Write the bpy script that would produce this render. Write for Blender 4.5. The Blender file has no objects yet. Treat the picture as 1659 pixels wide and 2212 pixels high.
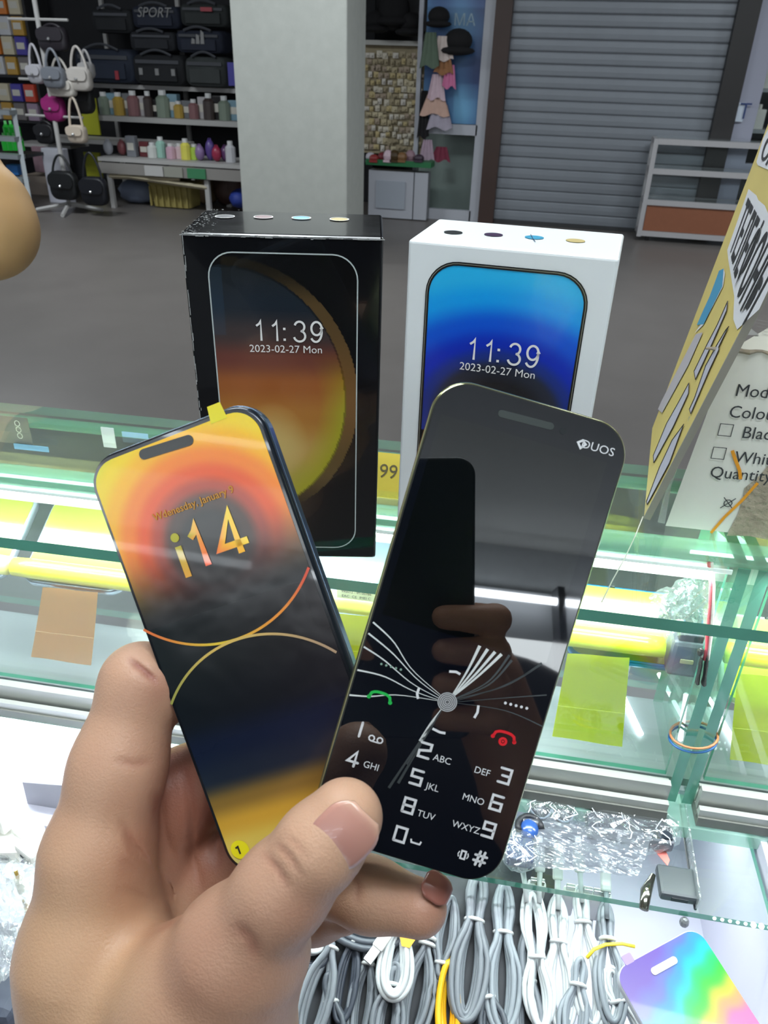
import bpy, bmesh, math, random
import numpy as np
from math import sin, cos, radians, pi, sqrt, atan2
from mathutils import Vector, Matrix
random.seed(7)
SC = bpy.context.scene

# ------------------------------------------------------------------ camera
F = 1661.0; TH = radians(30.5); YAW = radians(12.3); ROLL = radians(1.8)
CAM = np.array([0, 0, 1.4])
cf = np.array([-sin(YAW)*cos(TH), cos(YAW)*cos(TH), -sin(TH)])
_r0 = np.array([cos(YAW), sin(YAW), 0.]); _u0 = np.cross(_r0, cf)
cR = _r0*cos(ROLL)+_u0*sin(ROLL); cU = _u0*cos(ROLL)-_r0*sin(ROLL)
cam_data = bpy.data.cameras.new('camera')
cam = bpy.data.objects.new('camera', cam_data)
SC.collection.objects.link(cam)
SC.camera = cam
cam.matrix_world = Matrix([[cR[i], cU[i], -cf[i], CAM[i]] for i in range(3)]+[[0, 0, 0, 1]])
cam_data.sensor_fit = 'VERTICAL'; cam_data.sensor_height = 24.0
cam_data.lens = F/2212*24.0
cam_data.clip_start = 0.01; cam_data.clip_end = 60
cam_data.dof.use_dof = True; cam_data.dof.focus_distance = 0.34; cam_data.dof.aperture_fstop = 24.0

# ------------------------------------------------------------------ world, lights, exposure
world = bpy.data.worlds.new('hall_light'); SC.world = world; world.use_nodes = True
bg = world.node_tree.nodes['Background']
bg.inputs[0].default_value = (0.78, 0.86, 1.0, 1); bg.inputs[1].default_value = 0.42
SC.view_settings.view_transform = 'Standard'; SC.view_settings.look = 'None'
SC.view_settings.gamma = 1.0; SC.view_settings.use_curve_mapping = False
SC.view_settings.exposure = 0.0

def area(name, loc, size, power, color=(1, 1, 1), target=None, sy=None):
    l = bpy.data.lights.new(name, 'AREA'); l.energy = power; l.color = color
    l.shape = 'RECTANGLE'; l.size = size; l.size_y = sy or size
    o = bpy.data.objects.new(name, l); SC.collection.objects.link(o); o.location = loc
    if target is not None:
        d = Vector(target)-Vector(loc); o.rotation_euler = d.to_track_quat('-Z', 'Y').to_euler()
    return o
COOL = (0.90, 0.97, 1.0)
area('ceiling_light_counter', (0.25, -0.15, 2.75), 1.3, 24, COOL, sy=0.5)
area('ceiling_light_counter', (-0.9, 0.9, 2.75), 1.3, 18, COOL, sy=0.5)
for x, y, p in ((-4.5, 5.2, 66), (-1.6, 4.6, 46), (1.4, 5.2, 44), (3.6, 6.0, 36)):
    area('ceiling_light_hall', (x, y, 2.85), 1.2, p, COOL, sy=0.3)

for x in (-1.5, 1.1): area('added_light_behind', (x, -3.3, 2.3), 1.8, 9, COOL, target=(x, -1, 1.4), sy=.3)  # fill light added behind the viewer along with the unseen stall

# ------------------------------------------------------------------ pixel -> place helpers
def ray(x, y): return cf+cR*(x-829.5)/F-cU*(y-1106)/F
def at(x, y, d): return CAM+ray(x, y)*d
def onz(x, y, z): r = ray(x, y); return CAM+r*(z-1.4)/r[2]
def ony(x, y, Y): r = ray(x, y); return CAM+r*Y/r[1]
CA = radians(3.5)
cu = np.array([cos(CA), sin(CA), 0]); cv = np.array([-sin(CA), cos(CA), 0]); cz = np.array([0, 0, 1.])
def onv(x, y, v): r = ray(x, y); return CAM+r*v/(r@cv)
def cp(s, v, z): return cu*s+cv*v+cz*z          # counter frame -> world
def onpl(x, y, P, n): r = ray(x, y); return CAM+r*((P-CAM)@n)/(r@n)

# ------------------------------------------------------------------ materials
def lin(c):
    return tuple(((v/255.)/12.92 if v/255. <= 0.04045 else ((v/255.+0.055)/1.055)**2.4) for v in c)
_m = {}
def mat(name, col=(128, 128, 128), rough=0.5, metal=0.0, spec=0.5, coat=0.0, emit=None, es=0, trans=0.0, noise=0, nscale=20, bump=0, bscale=200, sss=0, vcol=False, alpha=1, coatr=.03):
    if name in _m: return _m[name]
    m = bpy.data.materials.new(name); m.use_nodes = True; nt = m.node_tree; b = nt.nodes['Principled BSDF']
    c = lin(col)
    b.inputs['Base Color'].default_value = (*c, 1); b.inputs['Roughness'].default_value = rough
    b.inputs['Metallic'].default_value = metal; b.inputs['Specular IOR Level'].default_value = spec
    b.inputs['Coat Weight'].default_value = coat; b.inputs['Coat Roughness'].default_value = coatr
    b.inputs['Alpha'].default_value = alpha
    if emit: b.inputs['Emission Color'].default_value = (*lin(emit), 1); b.inputs['Emission Strength'].default_value = es
    if sss: b.inputs['Subsurface Weight'].default_value = sss; b.inputs['Subsurface Radius'].default_value = (.006, .0025, .0012); b.inputs['Subsurface Scale'].default_value = 1
    tc = nt.nodes.new('ShaderNodeTexCoord')
    if noise:
        n = nt.nodes.new('ShaderNodeTexNoise'); n.inputs['Scale'].default_value = nscale; n.inputs['Detail'].default_value = 5
        nt.links.new(tc.outputs['Object'], n.inputs['Vector'])
        mx = nt.nodes.new('ShaderNodeMix'); mx.data_type = 'RGBA'
        mx.inputs[6].default_value = tuple([v*(1-noise) for v in c]+[1]); mx.inputs[7].default_value = tuple([min(1, v*(1+noise)) for v in c]+[1])
        nt.links.new(n.outputs['Fac'], mx.inputs[0]); nt.links.new(mx.outputs[2], b.inputs['Base Color'])
    if vcol:
        a = nt.nodes.new('ShaderNodeVertexColor'); a.layer_name = 'Col'
        nt.links.new(a.outputs['Color'], b.inputs['Base Color'])
    if bump:
        n2 = nt.nodes.new('ShaderNodeTexNoise'); n2.inputs['Scale'].default_value = bscale; n2.inputs['Detail'].default_value = 3
        nt.links.new(tc.outputs['Object'], n2.inputs['Vector'])
        bp = nt.nodes.new('ShaderNodeBump'); bp.inputs['Strength'].default_value = bump; bp.inputs['Distance'].default_value = 0.002
        nt.links.new(n2.outputs['Fac'], bp.inputs['Height']); nt.links.new(bp.outputs[0], b.inputs['Normal'])
    _m[name] = m; return m
def film(name, tint=(230, 245, 238), gloss=0.06, rough=0.02, haze=0.0, hazecol=(235, 240, 240), wr=0, wscale=40):
    """clear sheet: light passes, with a surface reflection and an optional milky part"""
    if name in _m: return _m[name]
    m = bpy.data.materials.new(name); m.use_nodes = True; nt = m.node_tree
    nt.nodes.remove(nt.nodes['Principled BSDF']); out = nt.nodes['Material Output']
    tr = nt.nodes.new('ShaderNodeBsdfTransparent'); tr.inputs[0].default_value = (*lin(tint), 1)
    gl = nt.nodes.new('ShaderNodeBsdfGlossy'); gl.inputs['Roughness'].default_value = rough; gl.inputs[0].default_value = (1, 1, 1, 1)
    fr = nt.nodes.new('ShaderNodeLayerWeight'); fr.inputs[0].default_value = 0.5
    pwr = nt.nodes.new('ShaderNodeMath'); pwr.operation = 'POWER'; pwr.inputs[1].default_value = 4.0; nt.links.new(fr.outputs['Facing'], pwr.inputs[0])
    mp = nt.nodes.new('ShaderNodeMapRange'); mp.inputs[3].default_value = gloss; mp.inputs[4].default_value = 0.9
    nt.links.new(pwr.outputs[0], mp.inputs[0])
    mx = nt.nodes.new('ShaderNodeMixShader'); nt.links.new(mp.outputs[0], mx.inputs[0])
    nt.links.new(tr.outputs[0], mx.inputs[1]); nt.links.new(gl.outputs[0], mx.inputs[2])
    last = mx
    if wr:
        tc = nt.nodes.new('ShaderNodeTexCoord'); n2 = nt.nodes.new('ShaderNodeTexNoise'); n2.inputs['Scale'].default_value = wscale
        n2.inputs['Detail'].default_value = 4; n2.inputs['Distortion'].default_value = 1.5
        nt.links.new(tc.outputs['Object'], n2.inputs['Vector'])
        bp = nt.nodes.new('ShaderNodeBump'); bp.inputs['Strength'].default_value = wr; bp.inputs['Distance'].default_value = 0.004
        nt.links.new(n2.outputs['Fac'], bp.inputs['Height']); nt.links.new(bp.outputs[0], gl.inputs['Normal'])
    if haze:
        df = nt.nodes.new('ShaderNodeBsdfDiffuse'); df.inputs[0].default_value = (*lin(hazecol), 1)
        tl = nt.nodes.new('ShaderNodeBsdfTranslucent'); tl.inputs[0].default_value = (*lin(hazecol), 1)
        a = nt.nodes.new('ShaderNodeMixShader'); a.inputs[0].default_value = 0.5
        nt.links.new(df.outputs[0], a.inputs[1]); nt.links.new(tl.outputs[0], a.inputs[2])
        k = nt.nodes.new('ShaderNodeMixShader'); k.inputs[0].default_value = haze
        nt.links.new(mx.outputs[0], k.inputs[1]); nt.links.new(a.outputs[0], k.inputs[2]); last = k
    nt.links.new(last.outputs[0], out.inputs[0])
    _m[name] = m; return m

# ------------------------------------------------------------------ mesh helpers
def pw(o):
    return np.array(o.location) if o is not None else np.zeros(3)
def link(o, parent=None):
    SC.collection.objects.link(o)
    if parent is not None: o.parent = parent
    return o
def wpos(o):
    p = np.zeros(3)
    while o is not None: p = p+np.array(o.location); o = o.parent
    return p
def mesh(name, V, Fc, m, parent=None, smooth=False, cols=None, mi=None):
    """V are world positions; origin goes to the base centre for a top-level mesh, to the parent otherwise"""
    V = np.array(V, float)
    if parent is not None: org = wpos(parent)
    else:
        org = (V.min(0)+V.max(0))/2; org[2] = V[:, 2].min()
    me = bpy.data.meshes.new(name); me.from_pydata((V-org).tolist(), [], [list(map(int, f)) for f in Fc])
    ms = m if isinstance(m, (list, tuple)) else [m]
    for q in ms: me.materials.append(q)
    if mi is not None: me.polygons.foreach_set('material_index', list(mi))
    if smooth: me.polygons.foreach_set('use_smooth', [True]*len(me.polygons))
    if cols is not None:
        a = me.color_attributes.new('Col', 'FLOAT_COLOR', 'POINT')
        c = np.ones((len(V), 4)); c[:, :3] = cols; a.data.foreach_set('color', c.ravel())
    me.update()
    o = bpy.data.objects.new(name, me); o.location = org-(wpos(parent) if parent is not None else 0)
    return link(o, parent)
def thing(name, label, cat, loc, group=None):
    o = bpy.data.objects.new(name, None); o.empty_display_size = .02; o.location = loc; link(o)
    return tag(o, label, cat, group)
def tag(o, label, cat, group=None):
    o['label'] = label; o['category'] = cat
    if group: o['group'] = group
    return o
def struct(o): o['kind'] = 'structure'; return o
def stuff(o): o['kind'] = 'stuff'; return o
BF = [(0, 3, 2, 1), (4, 5, 6, 7), (0, 1, 5, 4), (1, 2, 6, 5), (2, 3, 7, 6), (3, 0, 4, 7)]
class MB:
    def __init__(s): s.V = []; s.F = []
    def add(s, V, Fc):
        n = len(s.V); s.V += [list(v) for v in V]; s.F += [[i+n for i in f] for f in Fc]; return s
    def hexa(s, P): return s.add(P, BF)
    def box(s, c, d, ax=None):
        c = np.array(c, float); A = ax or (np.array([1., 0, 0]), np.array([0, 1., 0]), np.array([0, 0, 1.]))
        P = []
        for k in (-.5, .5):
            for i, j in ((-.5, -.5), (.5, -.5), (.5, .5), (-.5, .5)):
                P.append(c+A[0]*i*d[0]+A[1]*j*d[1]+A[2]*k*d[2])
        return s.add(P, BF)
    def tube(s, pts, r, n=8, closed=False, flat=1.0):
        pts = [np.array(p, float) for p in pts]; N = len(pts); rs = r if hasattr(r, '__len__') else [r]*N
        t0 = pts[1]-pts[0]; t0 /= np.linalg.norm(t0)+1e-12
        up = np.array([0, 0, 1.]) if abs(t0[2]) < .9 else np.array([1., 0, 0])
        nn = np.cross(t0, up); nn /= np.linalg.norm(nn)+1e-12
        V = []
        for i in range(N):
            a = pts[(i+1) % N] if (closed or i < N-1) else pts[i]; b = pts[i-1] if (closed or i > 0) else pts[i]
            t = a-b; t /= np.linalg.norm(t)+1e-12
            nn = nn-t*(nn@t); nn /= np.linalg.norm(nn)+1e-12; bb = np.cross(t, nn)
            for k in range(n):
                q = 2*pi*k/n; V.append(pts[i]+rs[i]*(nn*cos(q)+bb*sin(q)*flat))
        Fc = []
        for i in range(N if closed else N-1):
            j = (i+1) % N
            for k in range(n): k2 = (k+1) % n; Fc.append([i*n+k, i*n+k2, j*n+k2, j*n+k])
        if not closed: Fc += [list(range(n))[::-1], [(N-1)*n+k for k in range(n)]]
        return s.add(V, Fc)
    def ball(s, c, r, n=10, m=7, ax=None):
        c = np.array(c, float); r = r if hasattr(r, '__len__') else (r, r, r)
        A = ax or (np.array([1., 0, 0]), np.array([0, 1., 0]), np.array([0, 0, 1.]))
        V = [c-A[2]*r[2]]
        for i in range(1, m):
            ph = -pi/2+pi*i/m
            for k in range(n):
                q = 2*pi*k/n; V.append(c+A[0]*r[0]*cos(ph)*cos(q)+A[1]*r[1]*cos(ph)*sin(q)+A[2]*r[2]*sin(ph))
        V.append(c+A[2]*r[2]); L = len(V)-1; Fc = []
        for k in range(n): k2 = (k+1) % n; Fc.append([0, 1+k2, 1+k]); Fc.append([L, L-n+k, L-n+k2])
        for i in range(m-2):
            for k in range(n): k2 = (k+1) % n; a = 1+i*n; Fc.append([a+k, a+k2, a+n+k2, a+n+k])
        return s.add(V, Fc)
    def build(s, name, m, parent=None, smooth=False): return mesh(name, s.V, s.F, m, parent, smooth)
def box(name, c, d, m, parent=None, ax=None): return MB().box(c, d, ax).build(name, m, parent)
def bevbox(name, c, d, m, parent=None, ax=None, r=.001, seg=2, noise=0):
    bm = bmesh.new(); bmesh.ops.create_cube(bm, size=1)
    for v in bm.verts: v.co = Vector((v.co.x*d[0], v.co.y*d[1], v.co.z*d[2]))
    bmesh.ops.bevel(bm, geom=bm.edges[:], offset=r, segments=seg, affect='EDGES', profile=.5)
    A = ax or (np.array([1., 0, 0]), np.array([0, 1., 0]), np.array([0, 0, 1.]))
    bm.verts.index_update()
    V = [np.array(c)+A[0]*v.co.x+A[1]*v.co.y+A[2]*v.co.z for v in bm.verts]; Fc = [[v.index for v in f.verts] for f in bm.faces]
    bm.free(); return mesh(name, V, Fc, m, parent, smooth=False)
def rr(w, h, r, n=8):
    P = []
    for cx, cy, a0 in ((w/2-r, h/2-r, 0), (-w/2+r, h/2-r, 90), (-w/2+r, -h/2+r, 180), (w/2-r, -h/2+r, 270)):
        for k in range(n+1): a = radians(a0+90*k/n); P.append((cx+r*cos(a), cy+r*sin(a)))
    return P
def loft(rings, V0, cap=True):
    """rings: list of lists of equal length"""
    n = len(rings[0]); V = [p for R_ in rings for p in R_]; Fc = []
    for i in range(len(rings)-1):
        for k in range(n): k2 = (k+1) % n; Fc.append([i*n+k, i*n+k2, (i+1)*n+k2, (i+1)*n+k])
    if cap: Fc += [list(range(n))[::-1], [(len(rings)-1)*n+k for k in range(n)]]
    return V, Fc
class Frame:
    def __init__(s, o, x, y):
        s.o = np.array(o, float); s.x = np.array(x, float)/np.linalg.norm(x); y = np.array(y, float); y = y-s.x*(y@s.x); s.y = y/np.linalg.norm(y); s.z = np.cross(s.x, s.y)
    def w(s, x, y, z=0): return s.o+s.x*x+s.y*y+s.z*z
    def px(s, a, b, z=0):
        p = onpl(a, b, s.o+s.z*z, s.z)-s.o; return np.array([p@s.x, p@s.y])
def plate(name, fr, w, h, r, z0, z1, m, parent, ch=0.0, n=8, smooth=False, cx=0, cy=0):
    rings = []
    def ring(d, z): return [fr.w(x+cx, y+cy, z) for x, y in rr(w-2*d, h-2*d, max(r-d, 1e-5), n)]
    if ch: rings = [ring(ch, z0), ring(ch*.3, z0+ch*.3), ring(0, z0+ch), ring(0, z1-ch), ring(ch*.3, z1-ch*.3), ring(ch, z1)]
    else: rings = [ring(0, z0), ring(0, z1)]
    V, Fc = loft(rings, None); return mesh(name, V, Fc, m, parent, smooth)
def ribbon(fr, pts, w, z, mb=None, closed=False):
    """flat stroke with mitred joints"""
    mb = mb or MB(); P = [np.array(p, float) for p in pts]; N = len(P); L = []; Rr = []
    for i in range(N):
        a = P[(i+1) % N] if (closed or i < N-1) else P[i]; b = P[i-1] if (closed or i > 0) else P[i]
        if closed or 0 < i < N-1:
            t1 = P[i]-P[i-1]; t2 = a-P[i]; t1 = t1/(np.linalg.norm(t1)+1e-12); t2 = t2/(np.linalg.norm(t2)+1e-12)
            t = t1+t2; t = t/(np.linalg.norm(t)+1e-12); n = np.array([-t[1], t[0]]); k = 1/max(.5, n@np.array([-t1[1], t1[0]]))
        else:
            t = a-b; t = t/(np.linalg.norm(t)+1e-12); n = np.array([-t[1], t[0]]); k = 1
        ww = w[i] if hasattr(w, '__len__') else w
        L.append(fr.w(*(P[i]+n*ww/2*k), z)); Rr.append(fr.w(*(P[i]-n*ww/2*k), z))
    Fc = []
    for i in range(N if closed else N-1): j = (i+1) % N; Fc.append([i, N+i, N+j, j])
    mb.add(L+Rr, Fc); return mb
def disc(fr, c, r, z, mb=None, n=20, ry=None):
    mb = mb or MB(); V = [fr.w(c[0]+r*cos(2*pi*k/n), c[1]+(ry or r)*sin(2*pi*k/n), z) for k in range(n)]
    return mb.add(V, [list(range(n))])
def text(s, fr, x, y, z, size, m, name, parent, align='CENTER', sx=1.0, bold=0, shear=0, rot=0, colf=None, ext=0):
    cu_ = bpy.data.curves.new('t', 'FONT'); cu_.body = s; cu_.size = size; cu_.align_x = align; cu_.align_y = 'CENTER'; cu_.offset = bold*size; cu_.shear = shear; cu_.resolution_u = 3
    o = bpy.data.objects.new('t', cu_); SC.collection.objects.link(o); dg = bpy.context.evaluated_depsgraph_get(); dg.update()
    me = bpy.data.meshes.new_from_object(o.evaluated_get(dg))
    P = [v.co.copy() for v in me.vertices]; Fc = [list(p.vertices) for p in me.polygons]
    bpy.data.objects.remove(o); bpy.data.curves.remove(cu_); bpy.data.meshes.remove(me)
    if not P: return None
    c, sn = cos(rot), sin(rot); L = [(x+(p.x*sx)*c-p.y*sn, y+(p.x*sx)*sn+p.y*c) for p in P]
    V = [fr.w(a, b, z) for a, b in L]
    cols = [colf(a, b) for a, b in L] if colf else None
    return mesh(name, V, Fc, m, parent, cols=cols)
def A_(cx, cy, rx, ry, a0, a1, n=14): return [(cx+rx*cos(radians(a0+(a1-a0)*k/n)), cy+ry*sin(radians(a0+(a1-a0)*k/n))) for k in range(n+1)]
DIG = {'1': [[(.60, 0), (.60, 1), (.50, .86), (.26, .74)]], '3': [A_(.47, .745, .36, .255, 165, -75)[:], A_(.46, .275, .42, .275, 78, -168)],
       '9': [A_(.48, .67, .38, .33, 0, 360, 22), A_(.42, .5, .44, .5, 20, -140)], '4': [[(1.0, .24), (.0, .24), (.66, 1), (.66, 0)]]}
def clock(fr, x, y, z, h, m, parent, w=.105):
    """the printed time 11:39 in thin plain digits"""
    adv = .84*h; X = [x-1.95*adv, x-1.02*adv, None, x+.40*adv, x+1.38*adv]
    for ch, x0 in zip('11:39', X):
        mb = MB()
        if ch == ':':
            for dy in (-.42, .12): c_ = (x-.12*adv, y+dy*h); mb.add([fr.w(c_[0]+a*h*.06, c_[1]+b*h*.06, z) for a, b in ((-1, -1), (1, -1), (1, 1), (-1, 1))], [[0, 1, 2, 3]])
            mb.build('colon', m, parent); continue
        for st in DIG[ch]: ribbon(fr, [(x0+a*.66*h, y+(b-.5)*h) for a, b in st], h*w, z, mb, closed=(ch == '9' and st is DIG['9'][0]))
        mb.build('digit', m, parent)
def picture(name, fr, w, h, r, z, colf, m, parent, nx=80, ny=160, cx=0, cy=0):
    ys = [h/2-h*(.5-.5*cos(pi*j/ny)) if False else 0 for j in range(ny+1)]
    ys = []
    for j in range(ny+1):
        t = j/ny; ys.append(h/2-h*t)
    k = [r*(1-cos(pi/2*i/6)) for i in range(6)]
    ys = sorted(set([round(v, 7) for v in ys]+[round(h/2-v, 7) for v in k]+[round(-h/2+v, 7) for v in k]), reverse=True)
    V = []; C = []
    for y in ys:
        e = abs(y)-(h/2-r); hw = w/2 if e <= 0 else w/2-r+sqrt(max(0, r*r-e*e))
        for i in range(nx+1):
            x = -hw+2*hw*i/nx; V.append(fr.w(x+cx, y+cy, z)); C.append(colf(x+cx, y+cy))
    Fc = [[j*(nx+1)+i, (j+1)*(nx+1)+i, (j+1)*(nx+1)+i+1, j*(nx+1)+i+1] for j in range(len(ys)-1) for i in range(nx)]
    return mesh(name, V, Fc, m, parent, cols=np.array([lin(np.clip(c, 0, 255)) for c in C]))
def ramp(t, stops):
    if t <= stops[0][0]: return np.array(stops[0][1], float)
    for (a, ca), (b, cb) in zip(stops, stops[1:]):
        if t <= b: k = (t-a)/(b-a); k = k*k*(3-2*k); return np.array(ca)*(1-k)+np.array(cb)*k
    return np.array(stops[-1][1], float)
def pxbox(name, x0, y0, x1, y1, Y, dep, m, parent=None, bev=0):
    """box whose front face stands at world depth Y"""
    a = ony(x0, y1, Y); b = ony(x1, y0, Y); c = (a+b)/2; c[1] = Y+dep/2
    d = (abs(b[0]-a[0]), dep, abs(b[2]-a[2]))
    if bev: return bevbox(name, c, d, m, parent, r=min(bev, min(d)*.3))
    return box(name, c, d, m, parent)
# ================================================================== the hall
floor_m = mat('floor_vinyl', (106, 101, 98), rough=.38, noise=.14, nscale=3.5, bump=.05, bscale=6)
fl = MB(); fl.box((0, 4.5, -.05), (22, 17, .1)); struct(fl.build('floor', floor_m))
wall_m = mat('wall_paint', (70, 70, 72), rough=.8, noise=.1)
struct(box('wall_back', (0, 9.6, 1.6), (22, .1, 3.2), wall_m))
struct(box('ceiling', (0, 4.5, 3.15), (22, 17, .1), mat('ceiling_panel', (190, 192, 190), rough=.9, noise=.05)))
struct(box('wall_near', (0, -3.6, 1.6), (22, .1, 3.2), mat('wall_near_paint', (196, 200, 202), rough=.8, noise=.1)))
# unseen stall added behind the viewer, its bright and dark parts for screen reflections
t = thing('added_stall', 'unseen stall front with tube lamps, added for reflections in the phone screens', 'stall', (0, -3.4, 0))
box('back_panel', (1.15, -3.5, 1.7), (2.7, .04, 2.2), mat('stall_white', (176, 180, 184), rough=.7), t); box('dark_panel', (-1.55, -3.5, 1.7), (2.7, .04, 2.2), mat('stall_black', (36, 38, 42), rough=.7), t)
box('counter', (-.2, -3.2, .5), (5.4, .5, 1.0), mat('stall_counter', (150, 152, 154), rough=.6), t)
for z_ in (2.72, 2.05):
    for x in (-1.9, -.2, 1.5): MB().tube([(x-.7, -3.38, z_), (x+.7, -3.38, z_)], .022, 8).build('added_tube_lamp', mat('tube_glow', (255, 255, 255), emit=(240, 248, 255), es=22), t)
for x in (-2.1, -.9, .3, 1.5): box('shelf_post', (x, -3.4, 1.7), (.04, .1, 2.2), mat('post_grey', (90, 92, 96)), t)
# lamps on the ceiling
for i, (x, y) in enumerate(((0.25, -.15), (-.9, .9), (-4.5, 5.2), (-1.6, 4.6), (1.4, 5.2), (3.6, 6.0))):
    t = thing('ceiling_lamp', 'long white ceiling lamp above the ' + ('counter, nearest the phones', 'counter, further along', 'handbag stall', 'concrete column', 'closed shutter', 'glass cabinet by the shutter')[i], 'lamp', (x, y, 3.0))
    box('housing', (x, y, 3.06), (1.25, .3, .06), mat('lamp_white', (225, 225, 225)), t)
    box('diffuser', (x, y, 3.015), (1.2, .26, .03), mat('lamp_diffuser', (255, 255, 255), emit=(235, 245, 255), es=9), t)
# column
conc = mat('concrete_paint', (172, 174, 168), rough=.85, noise=.1, nscale=14, bump=.35, bscale=60)
YC = 6.0
xl = ony(509, 225, YC)[0]; xr = ony(749, 225, YC)[0]
lo, hi = YC, YC+6
for _ in range(40):
    mid = (lo+hi)/2; r = np.array([xr, mid, 1.2])-CAM; px = 829.5+F*(r@cR)/(r@cf)
    if px < 789: lo = mid
    else: hi = mid
struct(bevbox('column', ((xl+xr)/2, (YC+lo)/2, 1.55), (xr-xl, lo-YC, 3.1), conc, r=.012))

# ---- closed roller shutter with its posts
YS = 8.27
sh_m = mat('shutter_slat_paint', (134, 139, 146), rough=.45, metal=.2, noise=.06, nscale=5)
xa = ony(1083, 300, YS)[0]; xb = ony(1540, 250, YS)[0]
t = thing('roller_shutter', 'closed grey roller shutter of horizontal slats', 'shutter', ((xa+xb)/2, YS, 0))
pitch = .098; k = 0; z = .03
while z < 2.9:
    P = []
    prof = [(0, .0), (-.006, .010), (-.0085, .045), (-.0075, .084), (-.001, pitch-.004), (.01, pitch-.004), (.01, 0)]
    V = [(x, YS+a, z+b) for x in (xa, xb) for a, b in prof]; n = len(prof)
    Fc = [[i, (i+1) % n, n+(i+1) % n, n+i] for i in range(n)]+[list(range(n))[::-1], [n+i for i in range(n)]]
    mesh('slat', V, Fc, sh_m, t, smooth=False); z += pitch
box('bottom_bar', ((xa+xb)/2, YS-.002, .018), (xb-xa, .03, .034), mat('bar_dark', (55, 56, 58), rough=.5), t)
box('backing', ((xa+xb)/2, YS+.03, 1.46), (xb-xa, .02, 2.9), mat('bar_dark'), t)
brn = mat('brown_post', (62, 44, 38), rough=.5, noise=.2, nscale=4)
o = struct(box('trim_1', (xa-.075, YS-.03, 1.55), (.15, .16, 3.1), brn))
o = struct(box('trim_2', (xb+.09, YS-.03, 1.55), (.18, .16, 3.1), mat('dark_post', (40, 38, 38), rough=.5)))

# ---- glazed shop front left of the shutter
wh = mat('frame_white', (176, 178, 186), rough=.4)
YD = 8.25
pane_m = film('shop_pane', (246, 250, 250), gloss=.03)
X1 = xa-.15; X0 = X1-.70
t = thing('glazed_door', 'white framed glass door with a blue poster, beside the brown post', 'door', ((X0+X1)/2, YD, 0))
for n_, c, d in (('stile', (X1-.05, YD, 1.4), (.10, .06, 2.8)), ('stile', (X0+.02, YD, 1.4), (.04, .06, 2.8)),
                 ('rail', ((X0+X1)/2, YD, .05), (X1-X0-.17, .06, .1)), ('rail', ((X0+X1)/2, YD, .83), (X1-X0-.17, .06, .09)), ('rail', ((X0+X1)/2, YD, 2.1), (X1-X0-.17, .06, .12))):
    box(n_, c, d, wh, t)
box('pane', ((X0+X1)/2-.01, YD, .44), (X1-X0-.17, .012, .68), pane_m, t)
box('pane', ((X0+X1)/2-.01, YD, 1.46), (X1-X0-.17, .012, 1.17), pane_m, t)
box('pane', ((X0+X1)/2-.01, YD+.35, .44), (X1-X0, .012, .8), mat('pale_panel', (150, 158, 152), rough=.6), t)
pf = Frame((X1-.40, YD-.014, 1.46), (1, 0, 0), (0, 0, 1))
def pcol(x, y):
    s = sin(9*x+5*y)*sin(4*y-7*x+1); b = np.array((62, 96, 140))+np.array((26, 42, 38))*s
    if y > .35: b = b+np.array((20, 24, 30))
    if y < -.25 and x > .02: b = b+np.array((30, 42, 40))*max(0, 1-((x-.18)**2+(y+.4)**2)/.06)
    return b
po = picture('poster', Frame((X1-.36, YD-.008, 1.46), (1, 0, 0), (0, 0, 1)), .54, 1.16, .003, 0, pcol, mat('poster_print', rough=.35, vcol=True), t, 30, 50)
pt = mat('poster_type', (150, 175, 190), rough=.5)
text('МА', pf, .12, .26, 0, .13, pt, 'lettering', po)
text('ЧАСОВ 24', pf, .05, .50, 0, .09, pt, 'lettering', po)
# left half of that shop: trinket wall, green table, lower cupboard
xd0 = ony(788, 250, 8.5)[0]
t = thing('trinket_wall', 'beige display wall hung full of small hair clips and cards', 'display wall', ((xd0+X0)/2, 8.6, .9))
a = ony(780, 330, 8.55); b = ony(925, 95, 8.55)
box('board', ((a[0]+b[0])/2, 8.6, (a[2]+b[2])/2), (b[0]-a[0], .04, b[2]-a[2]), mat('beige_board', (165, 152, 124), rough=.8, noise=.2), t)
box('rail', ((a[0]+b[0])/2, 8.54, b[2]), (b[0]-a[0], .06, .04), mat('rail_white', (190, 188, 182)), t)
rng = random.Random(3); cols = [(214, 202, 170), (200, 186, 152), (222, 214, 196), (176, 162, 132), (206, 188, 140), (228, 222, 212), (184, 166, 146)]
cnt = 0
for r_ in range(15):
    for c_ in range(10):
        x = a[0]+.05+(b[0]-a[0]-.1)*(c_+.5*(r_ % 2))/9.6+rng.uniform(-.01, .01); z = a[2]+.06+(b[2]-a[2]-.16)*r_/14+rng.uniform(-.01, .01)
        cl = rng.choice(cols); w_ = rng.uniform(.035, .06); h_ = rng.uniform(.035, .06)
        m = MB(); m.box((x, 8.555, z), (w_, .006, h_)); m.ball((x, 8.545, z-h_*.1), (w_*.32, .012, h_*.25), 6, 4)
        o = m.build('hair_clip_card', mat('clip%d_%d_%d' % cl, cl, rough=.5)); tag(o, 'small pale carded hair clip on the beige display wall', 'hair clip', 'carded hair clips on the beige display wall'); cnt += 1
blk = mat('black_plush', (16, 15, 18), rough=.9, noise=.3, nscale=30, bump=.6, bscale=60)
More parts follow.
